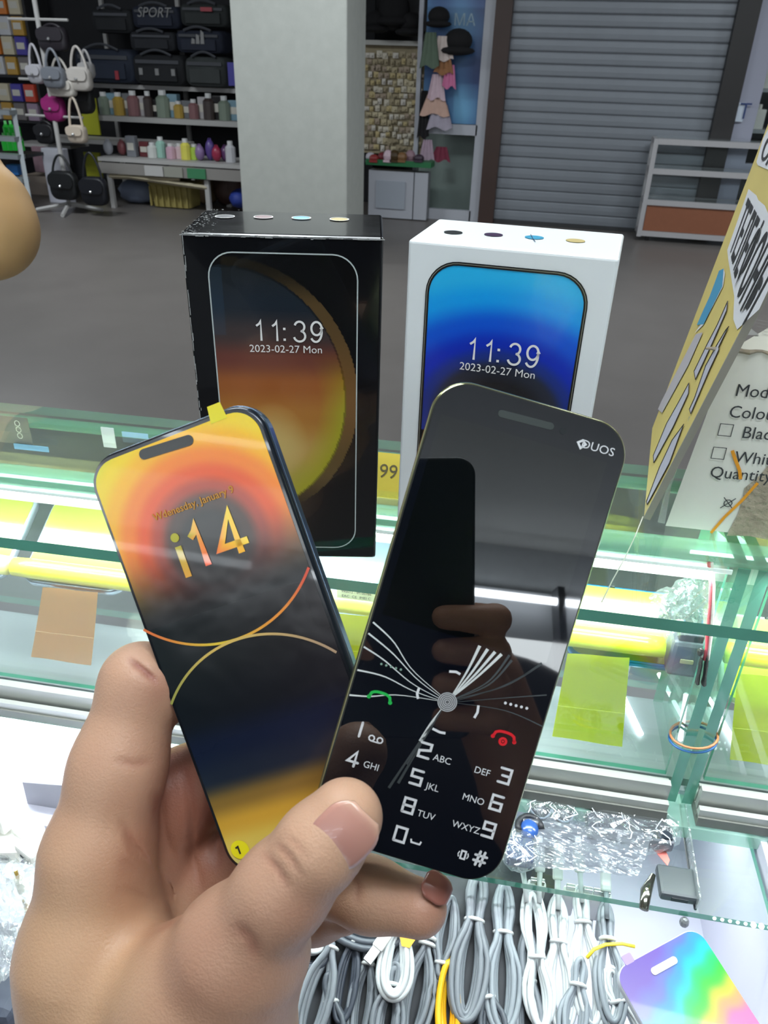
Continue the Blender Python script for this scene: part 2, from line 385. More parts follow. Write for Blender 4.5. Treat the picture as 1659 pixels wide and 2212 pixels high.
for i, (x, y, r_, l) in enumerate(((812, 45, .11, 'black fluffy hat left on the rail above the hair clips'), (852, 22, .15, 'tall black fluffy hat in the middle of the rail above the hair clips'), (888, 50, .12, 'black fluffy hat right of the tall one above the hair clips'), (948, 35, .10, 'black fluffy cap hanging at the top by the blue poster'), (990, 88, .13, 'black round cap hanging in front of the blue poster'))):
    p = ony(x, y, 8.4 if i < 3 else 8.1); m = MB(); m.ball(p, (r_, .1, r_*(.75 if i != 1 else 1.1)), 12, 8); m.ball(p+np.array([0, -.02, -r_*.6]), (r_*1.25, .12, r_*.3), 12, 6)
    tag(m.build('fluffy_hat', blk, smooth=True), l, 'hat', 'black hats over the trinket wall')
# counter below it
t = thing('green_topped_table', 'trinket table with a green top edge and a white cupboard below', 'table', tuple(onz(870, 462, 0)))
p0 = ony(790, 372, 8.0); p1 = ony(932, 350, 8.0)
box('tabletop', ((p0[0]+p1[0])/2, 8.09, p1[2]-.03), (p1[0]-p0[0], .2, .05), mat('green_top', (38, 110, 66), rough=.5), t)
q0 = ony(795, 470, 8.05); q1 = ony(925, 372, 8.05)
for i in range(2):
    xx0 = q0[0]+(q1[0]-q0[0])*(0 if i == 0 else .78); xx1 = q0[0]+(q1[0]-q0[0])*(.76 if i == 0 else 1)
    dr = box('cupboard_door', ((xx0+xx1)/2, 8.07, q1[2]/2), (xx1-xx0, .03, q1[2]-.02), wh, t)
    if i == 0: box('panel', ((xx0+xx1)/2, 8.05, q1[2]/2), (xx1-xx0-.16, .02, q1[2]-.2), mat('pale_door', (160, 166, 176), rough=.5), dr)
box('cupboard', ((q0[0]+q1[0])/2, 8.145, q1[2]/2), (q1[0]-q0[0], .12, q1[2]-.02), mat('carcase', (120, 122, 126)), t)
goods = [(808, 335, (150, 50, 50)), (826, 338, (120, 40, 50)), (838, 336, (215, 190, 200)), (852, 338, (90, 60, 50)), (868, 332, (130, 95, 60)), (886, 335, (150, 120, 130)), (905, 330, (60, 45, 60)), (800, 318, (200, 196, 204)), (852, 308, (70, 52, 24))]
for i, (x, y, c) in enumerate(goods):
    p = ony(x, 350, 8.02+.05*(i % 2)); m = MB(); h_ = .07+.02*(i % 3); m.ball(p+np.array([0, 0, h_*.5]), (.05, .05, h_*.5), 8, 6); m.box(p+np.array([0, 0, .01]), (.08, .08, .02))
    nm = {0: 'dark red', 1: 'maroon', 2: 'pale pink', 3: 'brown', 4: 'tan', 5: 'mauve', 6: 'purple black', 7: 'lilac', 8: 'dark ochre'}[i]
    tag(m.build('trinket_pot', mat('good%d' % i, c, rough=.5)), nm+' trinket pot standing on the green topped table', 'trinket', 'trinket pots on the green topped table')
# hanging clothes at the doorway
for i, (x, y0, y1, w_, c, l) in enumerate(((932, 70, 145, 22, (92, 108, 92), 'olive green scarf hanging left of the poster'), (960, 78, 130, 24, (205, 190, 184), 'white and tan top hanging at the head of the doorway row'),
        (962, 120, 160, 22, (150, 105, 70), 'brown scarf hanging under the white top'), (975, 140, 190, 15, (205, 120, 160), 'bright pink scarf hanging beside the blue poster'),
        (948, 160, 215, 20, (205, 180, 190), 'pale pink shawl hanging in the doorway'), (944, 205, 250, 34, (200, 165, 150), 'peach dress hanging in the doorway below the pale shawl'),
        (955, 225, 280, 30, (170, 162, 176), 'lilac blouse hanging lowest in the doorway'), (922, 195, 300, 14, (20, 18, 22), 'long black scarf hanging at the edge of the trinket wall'), (928, 300, 350, 18, (172, 150, 166), 'mauve bag hanging near the end of the green topped table'), (958, 315, 352, 22, (120, 45, 66), 'crimson bag behind the lower door pane'))):
    a = ony(x, y0, 8.05+.03*i % .3); b = ony(x, y1, 8.05); h_ = a[2]-b[2]; ww = w_*.0066
    V = []; nxx = 10; nyy = 8
    for sgn in (0, 1):
        for j in range(nyy+1):
            for k_ in range(nxx+1):
                u = k_/nxx-.5; tt = j/nyy; V.append((a[0]+u*ww*(.7+.6*tt), 8.02+.02*i % .2+.012*sin(u*22+i)+sgn*.01, a[2]-tt*h_-.015*sin(u*9+i)*tt))
    n1 = (nxx+1)*(nyy+1); Fc = []
    for j in range(nyy):
        for k_ in range(nxx):
            q = j*(nxx+1)+k_; Fc.append([q, q+nxx+1, q+nxx+2, q+1]); Fc.append([n1+q, n1+q+1, n1+q+nxx+2, n1+q+nxx+1])
    tag(mesh('hanging_garment', V, Fc, mat('cloth%d' % i, c, rough=.85, noise=.15), smooth=True), l, 'garment', 'garments hanging in the doorway')

# ---- shop at the far right
t = thing('glazed_kiosk', 'pale framed shop window right of the shutter with lit shelves', 'shop front', (xb+.6, 8.3, 0))
xs = xb+.18
fm = mat('frame_lilac', (158, 160, 176), rough=.4)
box('post', (xs+.09, 8.27, 1.4), (.18, .08, 2.8), fm, t); box('rail', (xs+.75, 8.27, 1.98), (1.14, .08, .16), fm, t)
box('rail', (xs+.75, 8.27, .62), (1.14, .08, .09), fm, t)
box('pane', (xs+.75, 8.28, 1.28), (1.14, .012, 1.22), pane_m, t); box('pane', (xs+.75, 8.28, .30), (1.14, .012, .5), pane_m, t)
box('back_panel', (xs+.75, 9.0, 1.4), (1.4, .02, 2.8), mat('shop_dark', (58, 60, 64), rough=.7), t)
for z_ in (1.62, 1.25, .92):
    s_ = box('shelf', (xs+.75, 8.6, z_), (1.2, .4, .03), mat('shelf_grey', (150, 150, 152)), t)
    box('light_strip', (xs+.75, 8.42, z_+.32), (.9, .02, .015), mat('strip_glow', (255, 250, 235), emit=(255, 246, 225), es=5), s_)
for i in range(12):
    z_ = (1.635, 1.265, .935)[i//4]; x_ = xs+.25+.16*(i % 4); c = [(210, 205, 200), (120, 112, 110), (180, 170, 150), (90, 90, 96)][(i*7) % 4]
    m = MB(); m.box((x_, 8.55, z_+.08), (.11, .1, .16)); m.tube([(x_, 8.55, z_+.16), (x_, 8.55, z_+.2)], .02, 8)
    tag(m.build('shelf_bottle', mat('sb%d' % c[0], c, rough=.4)), ('pale', 'grey', 'beige', 'dark')[(i*7) % 4]+' packet on the '+('top', 'middle', 'low')[i//4]+' shelf of the far right shop, '+('first', 'second', 'third', 'fourth')[i % 4]+' from the shutter', 'packet', 'packets in the far right shop')
sg = pxbox('shop_sign', 1575, 222, 1613, 262, 8.2, .02, mat('sign_white', (205, 215, 228), rough=.4)); tag(sg, 'small white sign with blue letters in the far right shop', 'sign')
c_ = ony(1594, 242, 8.19); text('БТ', Frame(c_, (1, 0, 0), (0, 0, 1)), 0, 0, .004, .17, mat('sign_blue', (40, 60, 110)), 'lettering', sg)

# ---- white framed glass cabinet in front of the shutter
YG = 7.85
pL = onz(1375, 507, .05); GX0 = pL[0]; GY = pL[1]; GX1 = GX0+1.75; GH = .86
t = thing('glass_cabinet', 'white framed glass cabinet with an orange brown lower panel', 'cabinet', ((GX0+GX1)/2, GY+.14, 0))
gm = mat('cabinet_frame', (178, 176, 178), rough=.4)
for x in (GX0+.02, GX1-.02):
    for y in (GY, GY+.28): box('post', (x, y, GH/2+.02), (.04, .04, GH-.04), gm, t)
for z_ in (.07, .34, .60, GH-.02):
    for y in (GY, GY+.28): box('rail', ((GX0+GX1)/2, y, z_), (GX1-GX0-.08, .045, .045), gm, t)
    for x in (GX0+.02, GX1-.02): box('side_rail', (x, GY+.14, z_), (.035, .24, .04), gm, t)
cg = film('cabinet_glass', (248, 251, 251), gloss=.04)
for z_ in (.36, .62, GH+.008): box('glass_shelf', ((GX0+GX1)/2, GY+.14, z_), (GX1-GX0-.06, .24, .008), cg, t)
box('front_pane', ((GX0+GX1)/2, GY-.002, .47), (GX1-GX0-.09, .006, .21), cg, t); box('front_pane', ((GX0+GX1)/2, GY-.002, .72), (GX1-GX0-.09, .006, .20), cg, t)
box('front_panel', ((GX0+GX1)/2, GY+.0, .205), (GX1-GX0-.09, .012, .22), mat('orange_board', (142, 88, 62), rough=.55, noise=.1), t)
for x in (GX0+.1, GX1-.1): MB().tube([(x, GY+.05, .002), (x, GY+.05, .05)], .02, 8).build('caster', mat('bar_dark'), t)

# ================================================================== bag and sundries stall at the left
YB = 8.5
t = thing('stall_shelving', 'white shop shelving carrying black sports bags behind the column', 'shelving', tuple(ony(350, 300, YB)*np.array([1, 1, 0])))
sl = ony(195, 188, YB); sr = ony(507, 192, YB); wsh = mat('shelf_white', (172, 170, 168), rough=.5)
XL, XR = ony(60, 200, YB)[0], ony(530, 200, YB)[0]
zs = [ony(350, y, YB)[2] for y in (190, 258)]
box('shelf', ((sl[0]+XR)/2, YB+.2, zs[0]), (XR-sl[0], .45, .04), wsh, t)
box('shelf', ((sl[0]+XR)/2+.05, YB+.1, zs[1]), (XR-sl[0], .6, .05), wsh, t)
box('back_board', ((XL+XR)/2, YB+.5, 1.5), (XR-XL+2.5, .03, 3.0), mat('stall_dark', (30, 30, 34), rough=.8), t)
for x in (sl[0], (sl[0]+XR)/2, XR): box('upright', (x, YB+.45, 1.3), (.04, .04, 2.6), wsh, t)
bagc = [(26, 28, 34), (24, 30, 46), (38, 42, 42), (20, 22, 26), (28, 36, 52), (44, 48, 46)]
def duffel(x0, y0, x1, y1, c, label, mark=None, Y=8.35):
    a = ony(x0, y1, Y); b = ony(x1, y0, Y); w = b[0]-a[0]; h = b[2]-a[2]; cx = (a[0]+b[0])/2; z0 = a[2]
    if y1 > 180: z0 = zs[0]+.022; h = b[2]-z0
    t = thing('sports_bag', label, 'bag', (cx, Y+.15, z0), 'black sports bags stacked at the stall')
    fr = Frame((cx, Y, z0+h*.45), (1, 0, 0), (0, 0, 1)); m = mat('bagcloth%d' % c[2], c, rough=.8, noise=.25, nscale=8, bump=.4, bscale=20)
    rings = []
    for k in range(7):
        q = k/6; sc = .9+.1*sin(pi*q); yy = Y+.3*q; rings.append([(cx+px*sc, yy, z0+h*.44+pz*sc) for px, pz in rr(w, h*.86, h*.22, 4)])
    V, Fc = loft(rings, None); mesh('body', V, Fc, m, t, smooth=True)
    box('flap', (cx, Y-.008, z0+h*.66), (w*.8, .015, h*.10), mat('bagtrim', (60, 62, 68), rough=.6), t)
    box('pocket', (cx, Y-.012, z0+h*.33), (w*.7, .02, h*.38), m, t)
    pts = [(cx-w*.28+w*.56*k/8, Y-.02, z0+h*(.84+.14*sin(pi*k/8))) for k in range(9)]; MB().tube(pts, .012, 6).build('strap', mat('bagtrim'), t)
    if mark: mark(fr, t, w, h)
def tri(fr, t, w, h):
    m = MB()
    for k, (x, hh) in enumerate(((-.05, .05), (0, .085), (.05, .12))): m.add([fr.w(x-.02, -.02, .03), fr.w(x+.02, -.02, .03), fr.w(x+.02, -.02+hh*.8, .03), fr.w(x-.01, -.02+hh, .03)], [[0, 1, 2, 3]])
    m.build('emblem', mat('mark_white', (200, 200, 205)), t)
def redtag(fr, t, w, h): MB().box(fr.w(w*.1, h*.2, .03), (.12, .01, .035)).build('tag', mat('mark_red', (150, 50, 60)), t)
def wordmark(fr, t, w, h): text('SPORT', fr, 0, h*.15, .03, .12, mat('mark_white'), 'lettering', t, shear=.3)
duffel(285, 5, 385, 62, (24, 30, 46), 'dark navy sports bag on the top row with white lettering', wordmark)
duffel(388, 0, 490, 58, (38, 42, 42), 'charcoal sports bag on the top row with a red tag', redtag)
duffel(200, 10, 282, 72, (20, 22, 26), 'black sports bag at the left end of the top row')
duffel(280, 62, 376, 110, (26, 28, 34), 'plain black sports bag in the middle of the second row')
duffel(380, 58, 480, 115, (44, 48, 46), 'dark green sports bag with a white three bar emblem', tri)
duffel(165, 95, 285, 182, (28, 36, 52), 'wide navy holdall at the left of the bottom row', lambda fr, t, w, h: MB().box(fr.w(w*.22, -h*.22, .03), (.04, .01, .08)).build('tag', mat('mark_red'), t))
duffel(288, 108, 396, 182, (20, 22, 26), 'black holdall with pale buckles in the middle of the bottom row', lambda fr, t, w, h: [MB().box(fr.w(x, -.02, .03), (.04, .01, .06)).build('buckle', mat('mark_white'), t) for x in (-w*.3, 0, w*.3)])
duffel(400, 112, 487, 182, (52, 56, 56), 'grey square holdall at the column end of the bottom row')
for i, (x, y, w_, h_) in enumerate(((500, 135, 12, 50),)):
    tag(pxbox('box_pack', x-w_/2, y, x+w_/2, y+h_, 8.3, .06, mat('violet', (70, 66, 150))), 'small violet packet hanging at the end of the sports bags', 'packet')
# goods standing in the lit glass row and on the second shelf
rng = random.Random(11)
pal = [('dark brown', (62, 52, 50)), ('grey', (110, 112, 116)), ('pale green', (120, 132, 118)), ('white', (176, 172, 174)), ('amber', (170, 140, 60)), ('black', (34, 32, 34)), ('rose', (128, 90, 92)), ('blue', (120, 150, 165))]
ordn = ['first', 'second', 'third', 'fourth', 'fifth', 'sixth', 'seventh', 'eighth', 'ninth', 'tenth', 'eleventh', 'twelfth', 'thirteenth', 'fourteenth', 'fifteenth', 'sixteenth', 'seventeenth', 'eighteenth']
def vessel(name, base, w, h, col, label, cat, group, kind=0):
    """small ware: jar / carton / bottle with its own cap"""
    x, y, z = base; t = thing(name, label, cat, tuple(base), group); m = mat('ware%d_%d_%d' % tuple(col), col, rough=.35)
    if kind == 0:
        MB().tube([(x, y, z+.001), (x, y, z+h*.7), (x, y, z+h*.82)], [w/2, w/2, w*.25], 10).build('body', m, t)
        MB().tube([(x, y, z+h*.82), (x, y, z+h)], w*.27, 8).build('cap', mat('ware_cap', (205, 205, 205), rough=.4), t)
    elif kind == 1:
        bevbox('body', (x, y, z+h/2), (w, w*.7, h), m, t, r=w*.06); box('front_label', (x, y-w*.36, z+h*.5), (w*.7, .004, h*.35), mat('ware_lab', (200, 196, 186)), t)
    else:
        MB().ball((x, y, z+h*.5), (w/2, w*.45, h*.5), 10, 7).build('body', m, t, True); MB().tube([(x-w*.25, y, z+h*.8), (x-w*.1, y, z+h*1.05), (x+w*.1, y, z+h*1.05), (x+w*.25, y, z+h*.8)], w*.05, 6).build('handle', m, t)
X0_ = ony(225, 240, 8.4)[0]; X1_ = ony(500, 240, 8.4)[0]
for i in range(18):
    n_, c = pal[(i*5+2) % 8]; x = X0_+(X1_-X0_)*i/17
    vessel('shelf_ware', (x, 8.42+.06*(i % 2), zs[1]+.026), .10+.05*rng.random(), .16+.1*rng.random(), c, n_+' ware on the shelf under the sports bags, '+ordn[i]+' from the handbag stand', 'jar', 'wares on the shelf under the sports bags', i % 2)
# long table with goods
TZ = ony(350, 345, 7.6)[2]; TX0 = ony(215, 330, 7.6)[0]; TX1 = ony(560, 330, 7.6)[0]
t = thing('trestle_table', 'long white trestle table with braced legs holding small wares', 'table', ((TX0+TX1)/2, 7.8, 0))
box('tabletop', ((TX0+TX1)/2, 7.85, TZ-.02), (TX1-TX0, .6, .035), wsh, t)
box('front_rail', ((TX0+TX1)/2, 7.56, TZ-.10), (TX1-TX0, .02, .10), mat('rail_grey', (140, 136, 132)), t)
for x in (TX0+.08, ony(448, 400, 7.6)[0], TX1-.1):
    for y in (7.6, 8.1): box('leg', (x, y, (TZ-.16)/2), (.045, .04, TZ-.16), wsh, t)
xm = ony(448, 400, 7.6)[0]
for p, q in (((TX0+.08, .30), (TX0+.85, TZ-.16)), ((xm, .25), (xm-1.05, TZ-.16)), ((xm-.12, .45), (xm-.95, TZ-.16))):
    MB().tube([(p[0], 7.59, p[1]), (q[0], 7.59, q[1])], .022, 4).build('brace', mat('wood_pale', (176, 166, 142), rough=.7), t)
tw = [(238, 'silver', (170, 172, 180), 2), (262, 'rose', (140, 80, 84), 2), (290, 'grey', (120, 122, 128), 1), (312, 'dark red', (100, 46, 50), 1), (332, 'white', (198, 200, 196), 0), (346, 'mint', (150, 190, 176), 0), (372, 'pink', (196, 160, 176), 0), (386, 'white and rose', (206, 180, 186), 0),
      (404, 'yellow and blue', (214, 206, 90), 0), (418, 'yellow and green', (170, 200, 80), 0), (434, 'mauve', (132, 108, 150), 2), (452, 'violet', (86, 66, 132), 2), (470, 'crimson', (150, 40, 70), 2), (484, 'purple', (88, 52, 96), 2), (500, 'pale grey', (190, 190, 194), 0)]
for i, (x, n_, c, k) in enumerate(tw):
    p = ony(x, 325, 7.75); vessel('table_ware', (p[0], 7.72+.05*(i % 2), TZ-.001), .10, .14+.05*(i % 3 == 2), c, n_+' ware standing on the trestle table, '+ordn[i]+' from its stand end', 'ware', 'wares on the trestle table', k)
for i, (x, n_, c) in enumerate(((326, 'white', (186, 184, 182)), (368, 'pale grey', (150, 150, 140)), (418, 'green', (62, 128, 88)))):
    a = ony(x-18, 362, 7.5); b = ony(x+20, 348, 7.5); tt = tag(box('tray', ((a[0]+b[0])/2, 7.54, TZ-.10), (b[0]-a[0], .02, .09), mat('tray%d' % i, c)), n_+' price board on the front rail of the trestle table', 'board')
# stuff below the table
def basket(x0, y0, x1, y1, c, label, Y=7.75):
    a = ony(x0, y1, Y); b = ony(x1, y0, Y); w = b[0]-a[0]; cx = (a[0]+b[0])/2; h = b[2]; t = thing('storage_basket', label, 'basket', (cx, Y+w*.35, 0)); m = mat('bk%d' % c[0], c, rough=.6)
    rings = [[(cx+px*s_, Y+w*.35+py*s_, z_) for px, py in rr(w, w*.7, w*.12, 4)] for z_, s_ in ((.01, .86), (h*.45, .93), (h*.75, .99), (h*.76, .93), (.05, .82))]
    V, Fc = loft(rings, None); mesh('tub', V, Fc, m, t)
    V, Fc = loft([[(cx+px*s_, Y+w*.35+py*s_, z_) for px, py in rr(w, w*.7, w*.12, 4)] for z_, s_ in ((h*.73, 1.0), (h*.74, 1.03), (h*.78, 1.03), (h*.79, .98))], None); mesh('rim', V, Fc, m, t)
    for k in range(7): box('rib', (cx-w*.42+w*.84*k/6, Y-.004, h*.38), (.012, .03, h*.62), m, t)
    return t, cx, h, w, Y
basket(322, 385, 408, 448, (158, 144, 84), 'yellow plastic basket standing under the trestle table')
def bundle(x0, y0, x1, y1, c, label, Y=7.8, nm='wrapped_bundle', cat='bundle'):
    a = ony(x0, y1, Y); b = ony(x1, y0, Y); w = b[0]-a[0]; h = b[2]-max(a[2], 0); cx = (a[0]+b[0])/2; z0 = max(a[2], 0); rg = random.Random(int(x0)); V = []; n, m_ = 16, 9
    for i in range(m_+1):
        ph = -pi/2+pi*i/m_
        for k in range(n):
            q = 2*pi*k/n; s_ = 1+.08*rg.uniform(-1, 1); V.append((cx+w/2*cos(ph)**.6*cos(q)*s_ if cos(ph) > 0 else cx, Y+.2+.2*max(cos(ph), 0)**.6*sin(q)*s_, z0+h/2+h/2*sin(ph)))
    Fc = [[i*n+k, i*n+(k+1) % n, (i+1)*n+(k+1) % n, (i+1)*n+k] for i in range(m_) for k in range(n)]
    tag(mesh(nm, V, Fc, mat('bun%d_%d' % (c[0], c[2]), c, rough=.6), smooth=True), label, cat)
bundle(245, 395, 318, 447, (118, 128, 150), 'blue grey plastic wrapped bundle under the trestle table')
bundle(330, 365, 400, 392, (120, 112, 60), 'olive cloth bundle piled on the yellow basket', Y=7.95)
bundle(412, 372, 448, 445, (120, 100, 76), 'tan sack standing behind the braced leg of the table', Y=8.0)
bundle(452, 368, 505, 448, (70, 50, 44), 'dark brown sack under the column end of the table', Y=8.0)
bundle(486, 415, 530, 452, (34, 56, 140), 'bright blue bag on the floor against the column', Y=7.6)
# carton shelves on the far left
t = thing('carton_rack', 'tall dark rack of small cartons at the far left', 'rack', tuple(ony(40, 300, 8.6)*np.array([1, 1, 0])))
ra = ony(-60, 200, 8.4)[0]; rb = ony(80, 200, 8.4)[0]
zz = [ony(40, y, 8.4)[2] for y in (35, 80, 122, 165, 222, 262, 330)]
for z_ in zz: box('shelf', ((ra+rb)/2, 8.6, z_), (rb-ra, .4, .025), mat('rack_dark', (38, 38, 40)), t)
box('side', (rb+.02, 8.6, 1.3), (.03, .4, 2.6), mat('rack_dark'), t)
cc = [('lilac', (150, 130, 150)), ('cream', (196, 186, 160)), ('grey', (110, 104, 104)), ('orange', (206, 120, 50)), ('gold', (180, 140, 60)), ('red', (190, 70, 50)), ('white', (196, 196, 200)), ('violet', (72, 64, 150))]
for r_, z_ in enumerate(zz[:6]):
    for k_ in range(4):
        n_, c = cc[(r_*3+k_*2+1) % 8]; x = rb-.08-.16*k_; h_ = .17
        vessel('carton', (x, 8.42, z_+.013), .13, h_, c, n_+' carton on the far left rack, '+ordn[r_]+' row, '+ordn[k_]+' from its right side', 'carton', 'cartons on the far left rack', 1)
# handbag stand
pb = onz(152, 458, 0); bx, by = pb[0], pb[1]
t = thing('handbag_stand', 'white metal hanging stand on a splayed foot, loaded with handbags', 'stand', (bx, by, 0))
stm = mat('stand_white', (182, 180, 178), rough=.4)
MB().tube([(bx, by, .05), (bx, by, 2.1)], .022, 10).build('pole', stm, t)
for a_ in (0, 90, 180, 270): MB().tube([(bx, by, .08), (bx+.32*cos(radians(a_+20)), by+.32*sin(radians(a_+20)), .02)], .02, 6).build('foot', stm, t)
for z_ in (1.62, 1.15, .85): MB().tube([(bx-.3, by, z_), (bx+.3, by, z_)], .012, 6).build('arm', stm, t)
def handbag(x, y0, y1, w_, c, label, Y, strap=.6, tint=None):
    a = ony(x, y0, Y); b = ony(x, y1, Y); H = a[2]-b[2]; h = H*(1-strap); w = w_*.0046; cx = a[0]; z0 = b[2]
    t = thing('handbag', label, 'handbag', (cx, Y, z0), 'handbags on the hanging stand'); m = mat('hb%d_%d' % (c[0], c[2]), c, rough=.5, noise=.12, nscale=12)
    rings = [[(cx+px, Y+q*.1-.05, z0+h*.5+pz) for px, pz in rr(w*s_, h*s_, h*.3*s_, 4)] for q, s_ in ((0, .86), (.2, 1), (.8, 1), (1, .86))]
    V, Fc = loft(rings, None); mesh('body', V, Fc, m, t, True)
    V, Fc = loft([[(cx+px, Y-.055-q*.012, z0+h*.68+pz) for px, pz in rr(w*.92, h*.5, h*.2, 4)] for q in (0, 1)], None); mesh('flap', V, Fc, m, t)
    pts = [(cx-w*.38+w*.76*k/12, Y, z0+h*.85+(H-h*.85)*sin(pi*k/12)**.7) for k in range(13)]; MB().tube(pts, .011, 6).build('strap', m, t)
    MB().ball((cx, Y-.075, z0+h*.5), .014, 8, 5).build('clasp', mat('clasp_metal', (190, 190, 190), metal=.8, rough=.3), t)
handbag(68, 95, 180, 32, (176, 174, 180), 'silver grey handbag hanging leftmost on the stand', by-.05, .5)
handbag(108, 105, 190, 44, (112, 116, 124), 'slate grey boxy handbag with a pale strap on the stand', by-.15, .45)
handbag(124, 125, 208, 56, (196, 190, 182), 'cream crescent handbag hung in the middle of the stand', by-.08, .55)
handbag(163, 100, 196, 46, (188, 182, 176), 'pale beige shoulder bag at the right of the stand', by-.05, .45)
handbag(182, 108, 170, 26, (160, 158, 158), 'small grey handbag hung behind the beige shoulder bag', by+.05, .4)
handbag(112, 200, 262, 44, (148, 34, 108), 'bright magenta bag hanging below the cream crescent bag', by+.02, .1)
handbag(155, 210, 308, 38, (198, 184, 168), 'cream bucket bag on a long strap at middle height', by-.1, .6)
handbag(95, 262, 310, 42, (22, 22, 26), 'black tote hanging below the magenta bag', by+.02, .1)
handbag(128, 335, 430, 62, (20, 22, 24), 'black slouchy bag at the left foot of the stand', by-.1, .35)
handbag(192, 330, 442, 58, (18, 20, 28), 'black round bag with silver studs at the right foot of the stand', by-.12, .45)
handbag(165, 165, 245, 60, (18, 18, 20), 'black velvet bag behind the cream bag on the stand', by+.1, .2)
handbag(110, 52, 110, 60, (40, 36, 42), 'dark plum backpack hung at the top of the stand', by-.02, .1)
# step ladder with green bottles
t = thing('step_ladder', 'light metal step ladder at the far left edge', 'ladder', tuple(onz(45, 425, 0)))
lm = mat('ladder_alu', (150, 156, 160), rough=.4, metal=.3)
for x0, x1 in ((-28, -2), (28, 64)):
    p = ony(x0, 235, 7.3); q = ony(x1+18*0, 440, 7.0); MB().tube([p, (q[0], q[1], 0.0)], .028, 4).build('rail', lm, t)
for y in (240, 297, 335, 385):
    k = (y-235)/205; p = ony(-26+26*k, y, 7.25-.2*k); q = ony(28+38*k, y+4, 7.25-.2*k); c_ = (p+q)/2; box('step', c_, (np.linalg.norm(q-p), .12, .04), lm, t)
gb = mat('green_glass', (36, 150, 50), rough=.2, emit=(30, 160, 50), es=.15)
for i in range(7):
    p = ony(14+11*(i % 4)+4*(i//4), 325-26*(i//4), 7.45+.06*(i//4)); x, y, z = p
    tt = thing('green_bottle', 'green bottle behind the step ladder, '+('lower', 'upper')[i//4]+' row, '+ordn[i % 4]+' from the picture edge', 'bottle', (x, y, z), 'green bottles behind the step ladder')
    MB().tube([(x, y, z), (x, y, z+.10), (x, y, z+.13)], [.035, .035, .015], 10).build('body', gb, tt); MB().tube([(x, y, z+.13), (x, y, z+.16)], .014, 8).build('cap', mat('cap_green', (120, 220, 130)), tt)
bs = box('bottle_shelf', ony(30, 327, 7.5)-np.array([0, 0, .02]), (.5, .3, .03), mat('rack_dark')); tag(bs, 'dark shelf under the green bottles', 'shelf')
tag(pxbox('bin', 16, 357, 36, 378, 7.2, .1, mat('bin_blue', (46, 112, 180)), bev=.01), 'blue plastic bin seen between the ladder rails', 'bin')
tag(pxbox('crate', 50, 382, 98, 420, onz(75, 420, .0)[1], .35, mat('crate_beige', (176, 160, 146)), bev=.01), 'flat beige carton on the floor beside the ladder', 'carton')
tag(pxbox('paper_roll', 108, 322, 134, 438, onz(120, 438, .0)[1], .1, mat('roll_white', (196, 196, 206)), bev=.01), 'white paper packet standing behind the black slouchy bag', 'packet')
tag(pxbox('toy_pack', 76, 318, 104, 372, 8.0, .1, mat('toy_pack', (150, 120, 130), noise=.4, nscale=10), bev=.01), 'pink and yellow toy packet on the low rack', 'packet')
tag(pxbox('poster_strip', 183, 212, 205, 290, 8.2, .02, mat('yellow_strip', (176, 178, 40))), 'upper yellow strip banner behind the handbag stand', 'banner')
tag(pxbox('poster_strip', 196, 330, 214, 432, 8.2, .02, mat('yellow_strip')), 'lower yellow strip banner behind the black round bag', 'banner')
lt = box('low_bench', ony(250, 305, 8.0), (1.6, .35, .04), wsh); tag(lt, 'pale low shelf board behind the trestle table', 'shelf')
bt = box('low_bench', ony(110, 312, 8.2), (.7, .35, .03), wsh); tag(bt, 'pale shelf board behind the handbag stand', 'shelf')
# ================================================================== glass counter
CAX = (cu, cv, cz)
g_top = film('counter_glass', (247, 253, 250), gloss=.05)
g_edge = mat('glass_edge', (86, 158, 136), rough=.12, spec=.8, noise=.22, nscale=30, coat=.5)
g_edge_lt = film('glass_edge_light', (236, 250, 243), gloss=.12, haze=.38, hazecol=(176, 214, 198))
alu = mat('aluminium_rail', (172, 175, 170), rough=.35, metal=.25)
def slab(name, s0, s1, v0, v1, z0, z1, mats, parent=None):
    """glass sheet: clear faces, green cut edges"""
    P = [cp(s, v, z) for z in (z0, z1) for s, v in ((s0, v0), (s1, v0), (s1, v1), (s0, v1))]
    d = (s1-s0, v1-v0, z1-z0); k = d.index(min(d)); big = {2: (0, 1), 1: (2, 4), 0: (3, 5)}[k]
    return mesh(name, P, BF, mats, parent, mi=[0 if i in big else (len(mats)-1 if i == 4 else 1) for i in range(6)])
def cbox(name, s0, s1, v0, v1, z0, z1, m, parent=None, bev=0):
    c = cp((s0+s1)/2, (v0+v1)/2, (z0+z1)/2); d = (s1-s0, v1-v0, z1-z0)
    return bevbox(name, c, d, m, parent, CAX, r=bev) if bev else box(name, c, d, m, parent, CAX)
SL, SR = -1.3, .9
ZT = 1.167
showcase = thing('glass_showcase', 'glass topped display case with green cut edges under the phone boxes', 'showcase', tuple(cp(0, .4, 0)))
slab('top_sheet', SL, SR, .3185, .490, ZT-.007, ZT, [g_top, g_edge, g_edge_lt], showcase)
slab('rear_pane', SL, SR, .474, .482, .985, ZT-.0072, [g_top, g_edge_lt], showcase)
cbox('rear_pane_edge', SL, SR, .470, .4865, ZT-.0085, ZT-.0073, g_edge_lt, showcase)
cbox('support_strip', SL, SR, .3885, .412, ZT-.0095, ZT-.0073, g_edge_lt, showcase)
cbox('front_rail', SL, SR, .3945, .3985, ZT-.024, ZT-.0097, mat('rail_strip_white', (206, 208, 202), rough=.5), showcase)
slab('front_pane', SL, .140, .391, .3945, .984, ZT-.0097, [g_top, g_edge], showcase)
slab('front_pane', .165, SR, .391, .3945, .984, ZT-.0097, [g_top, g_edge], showcase)
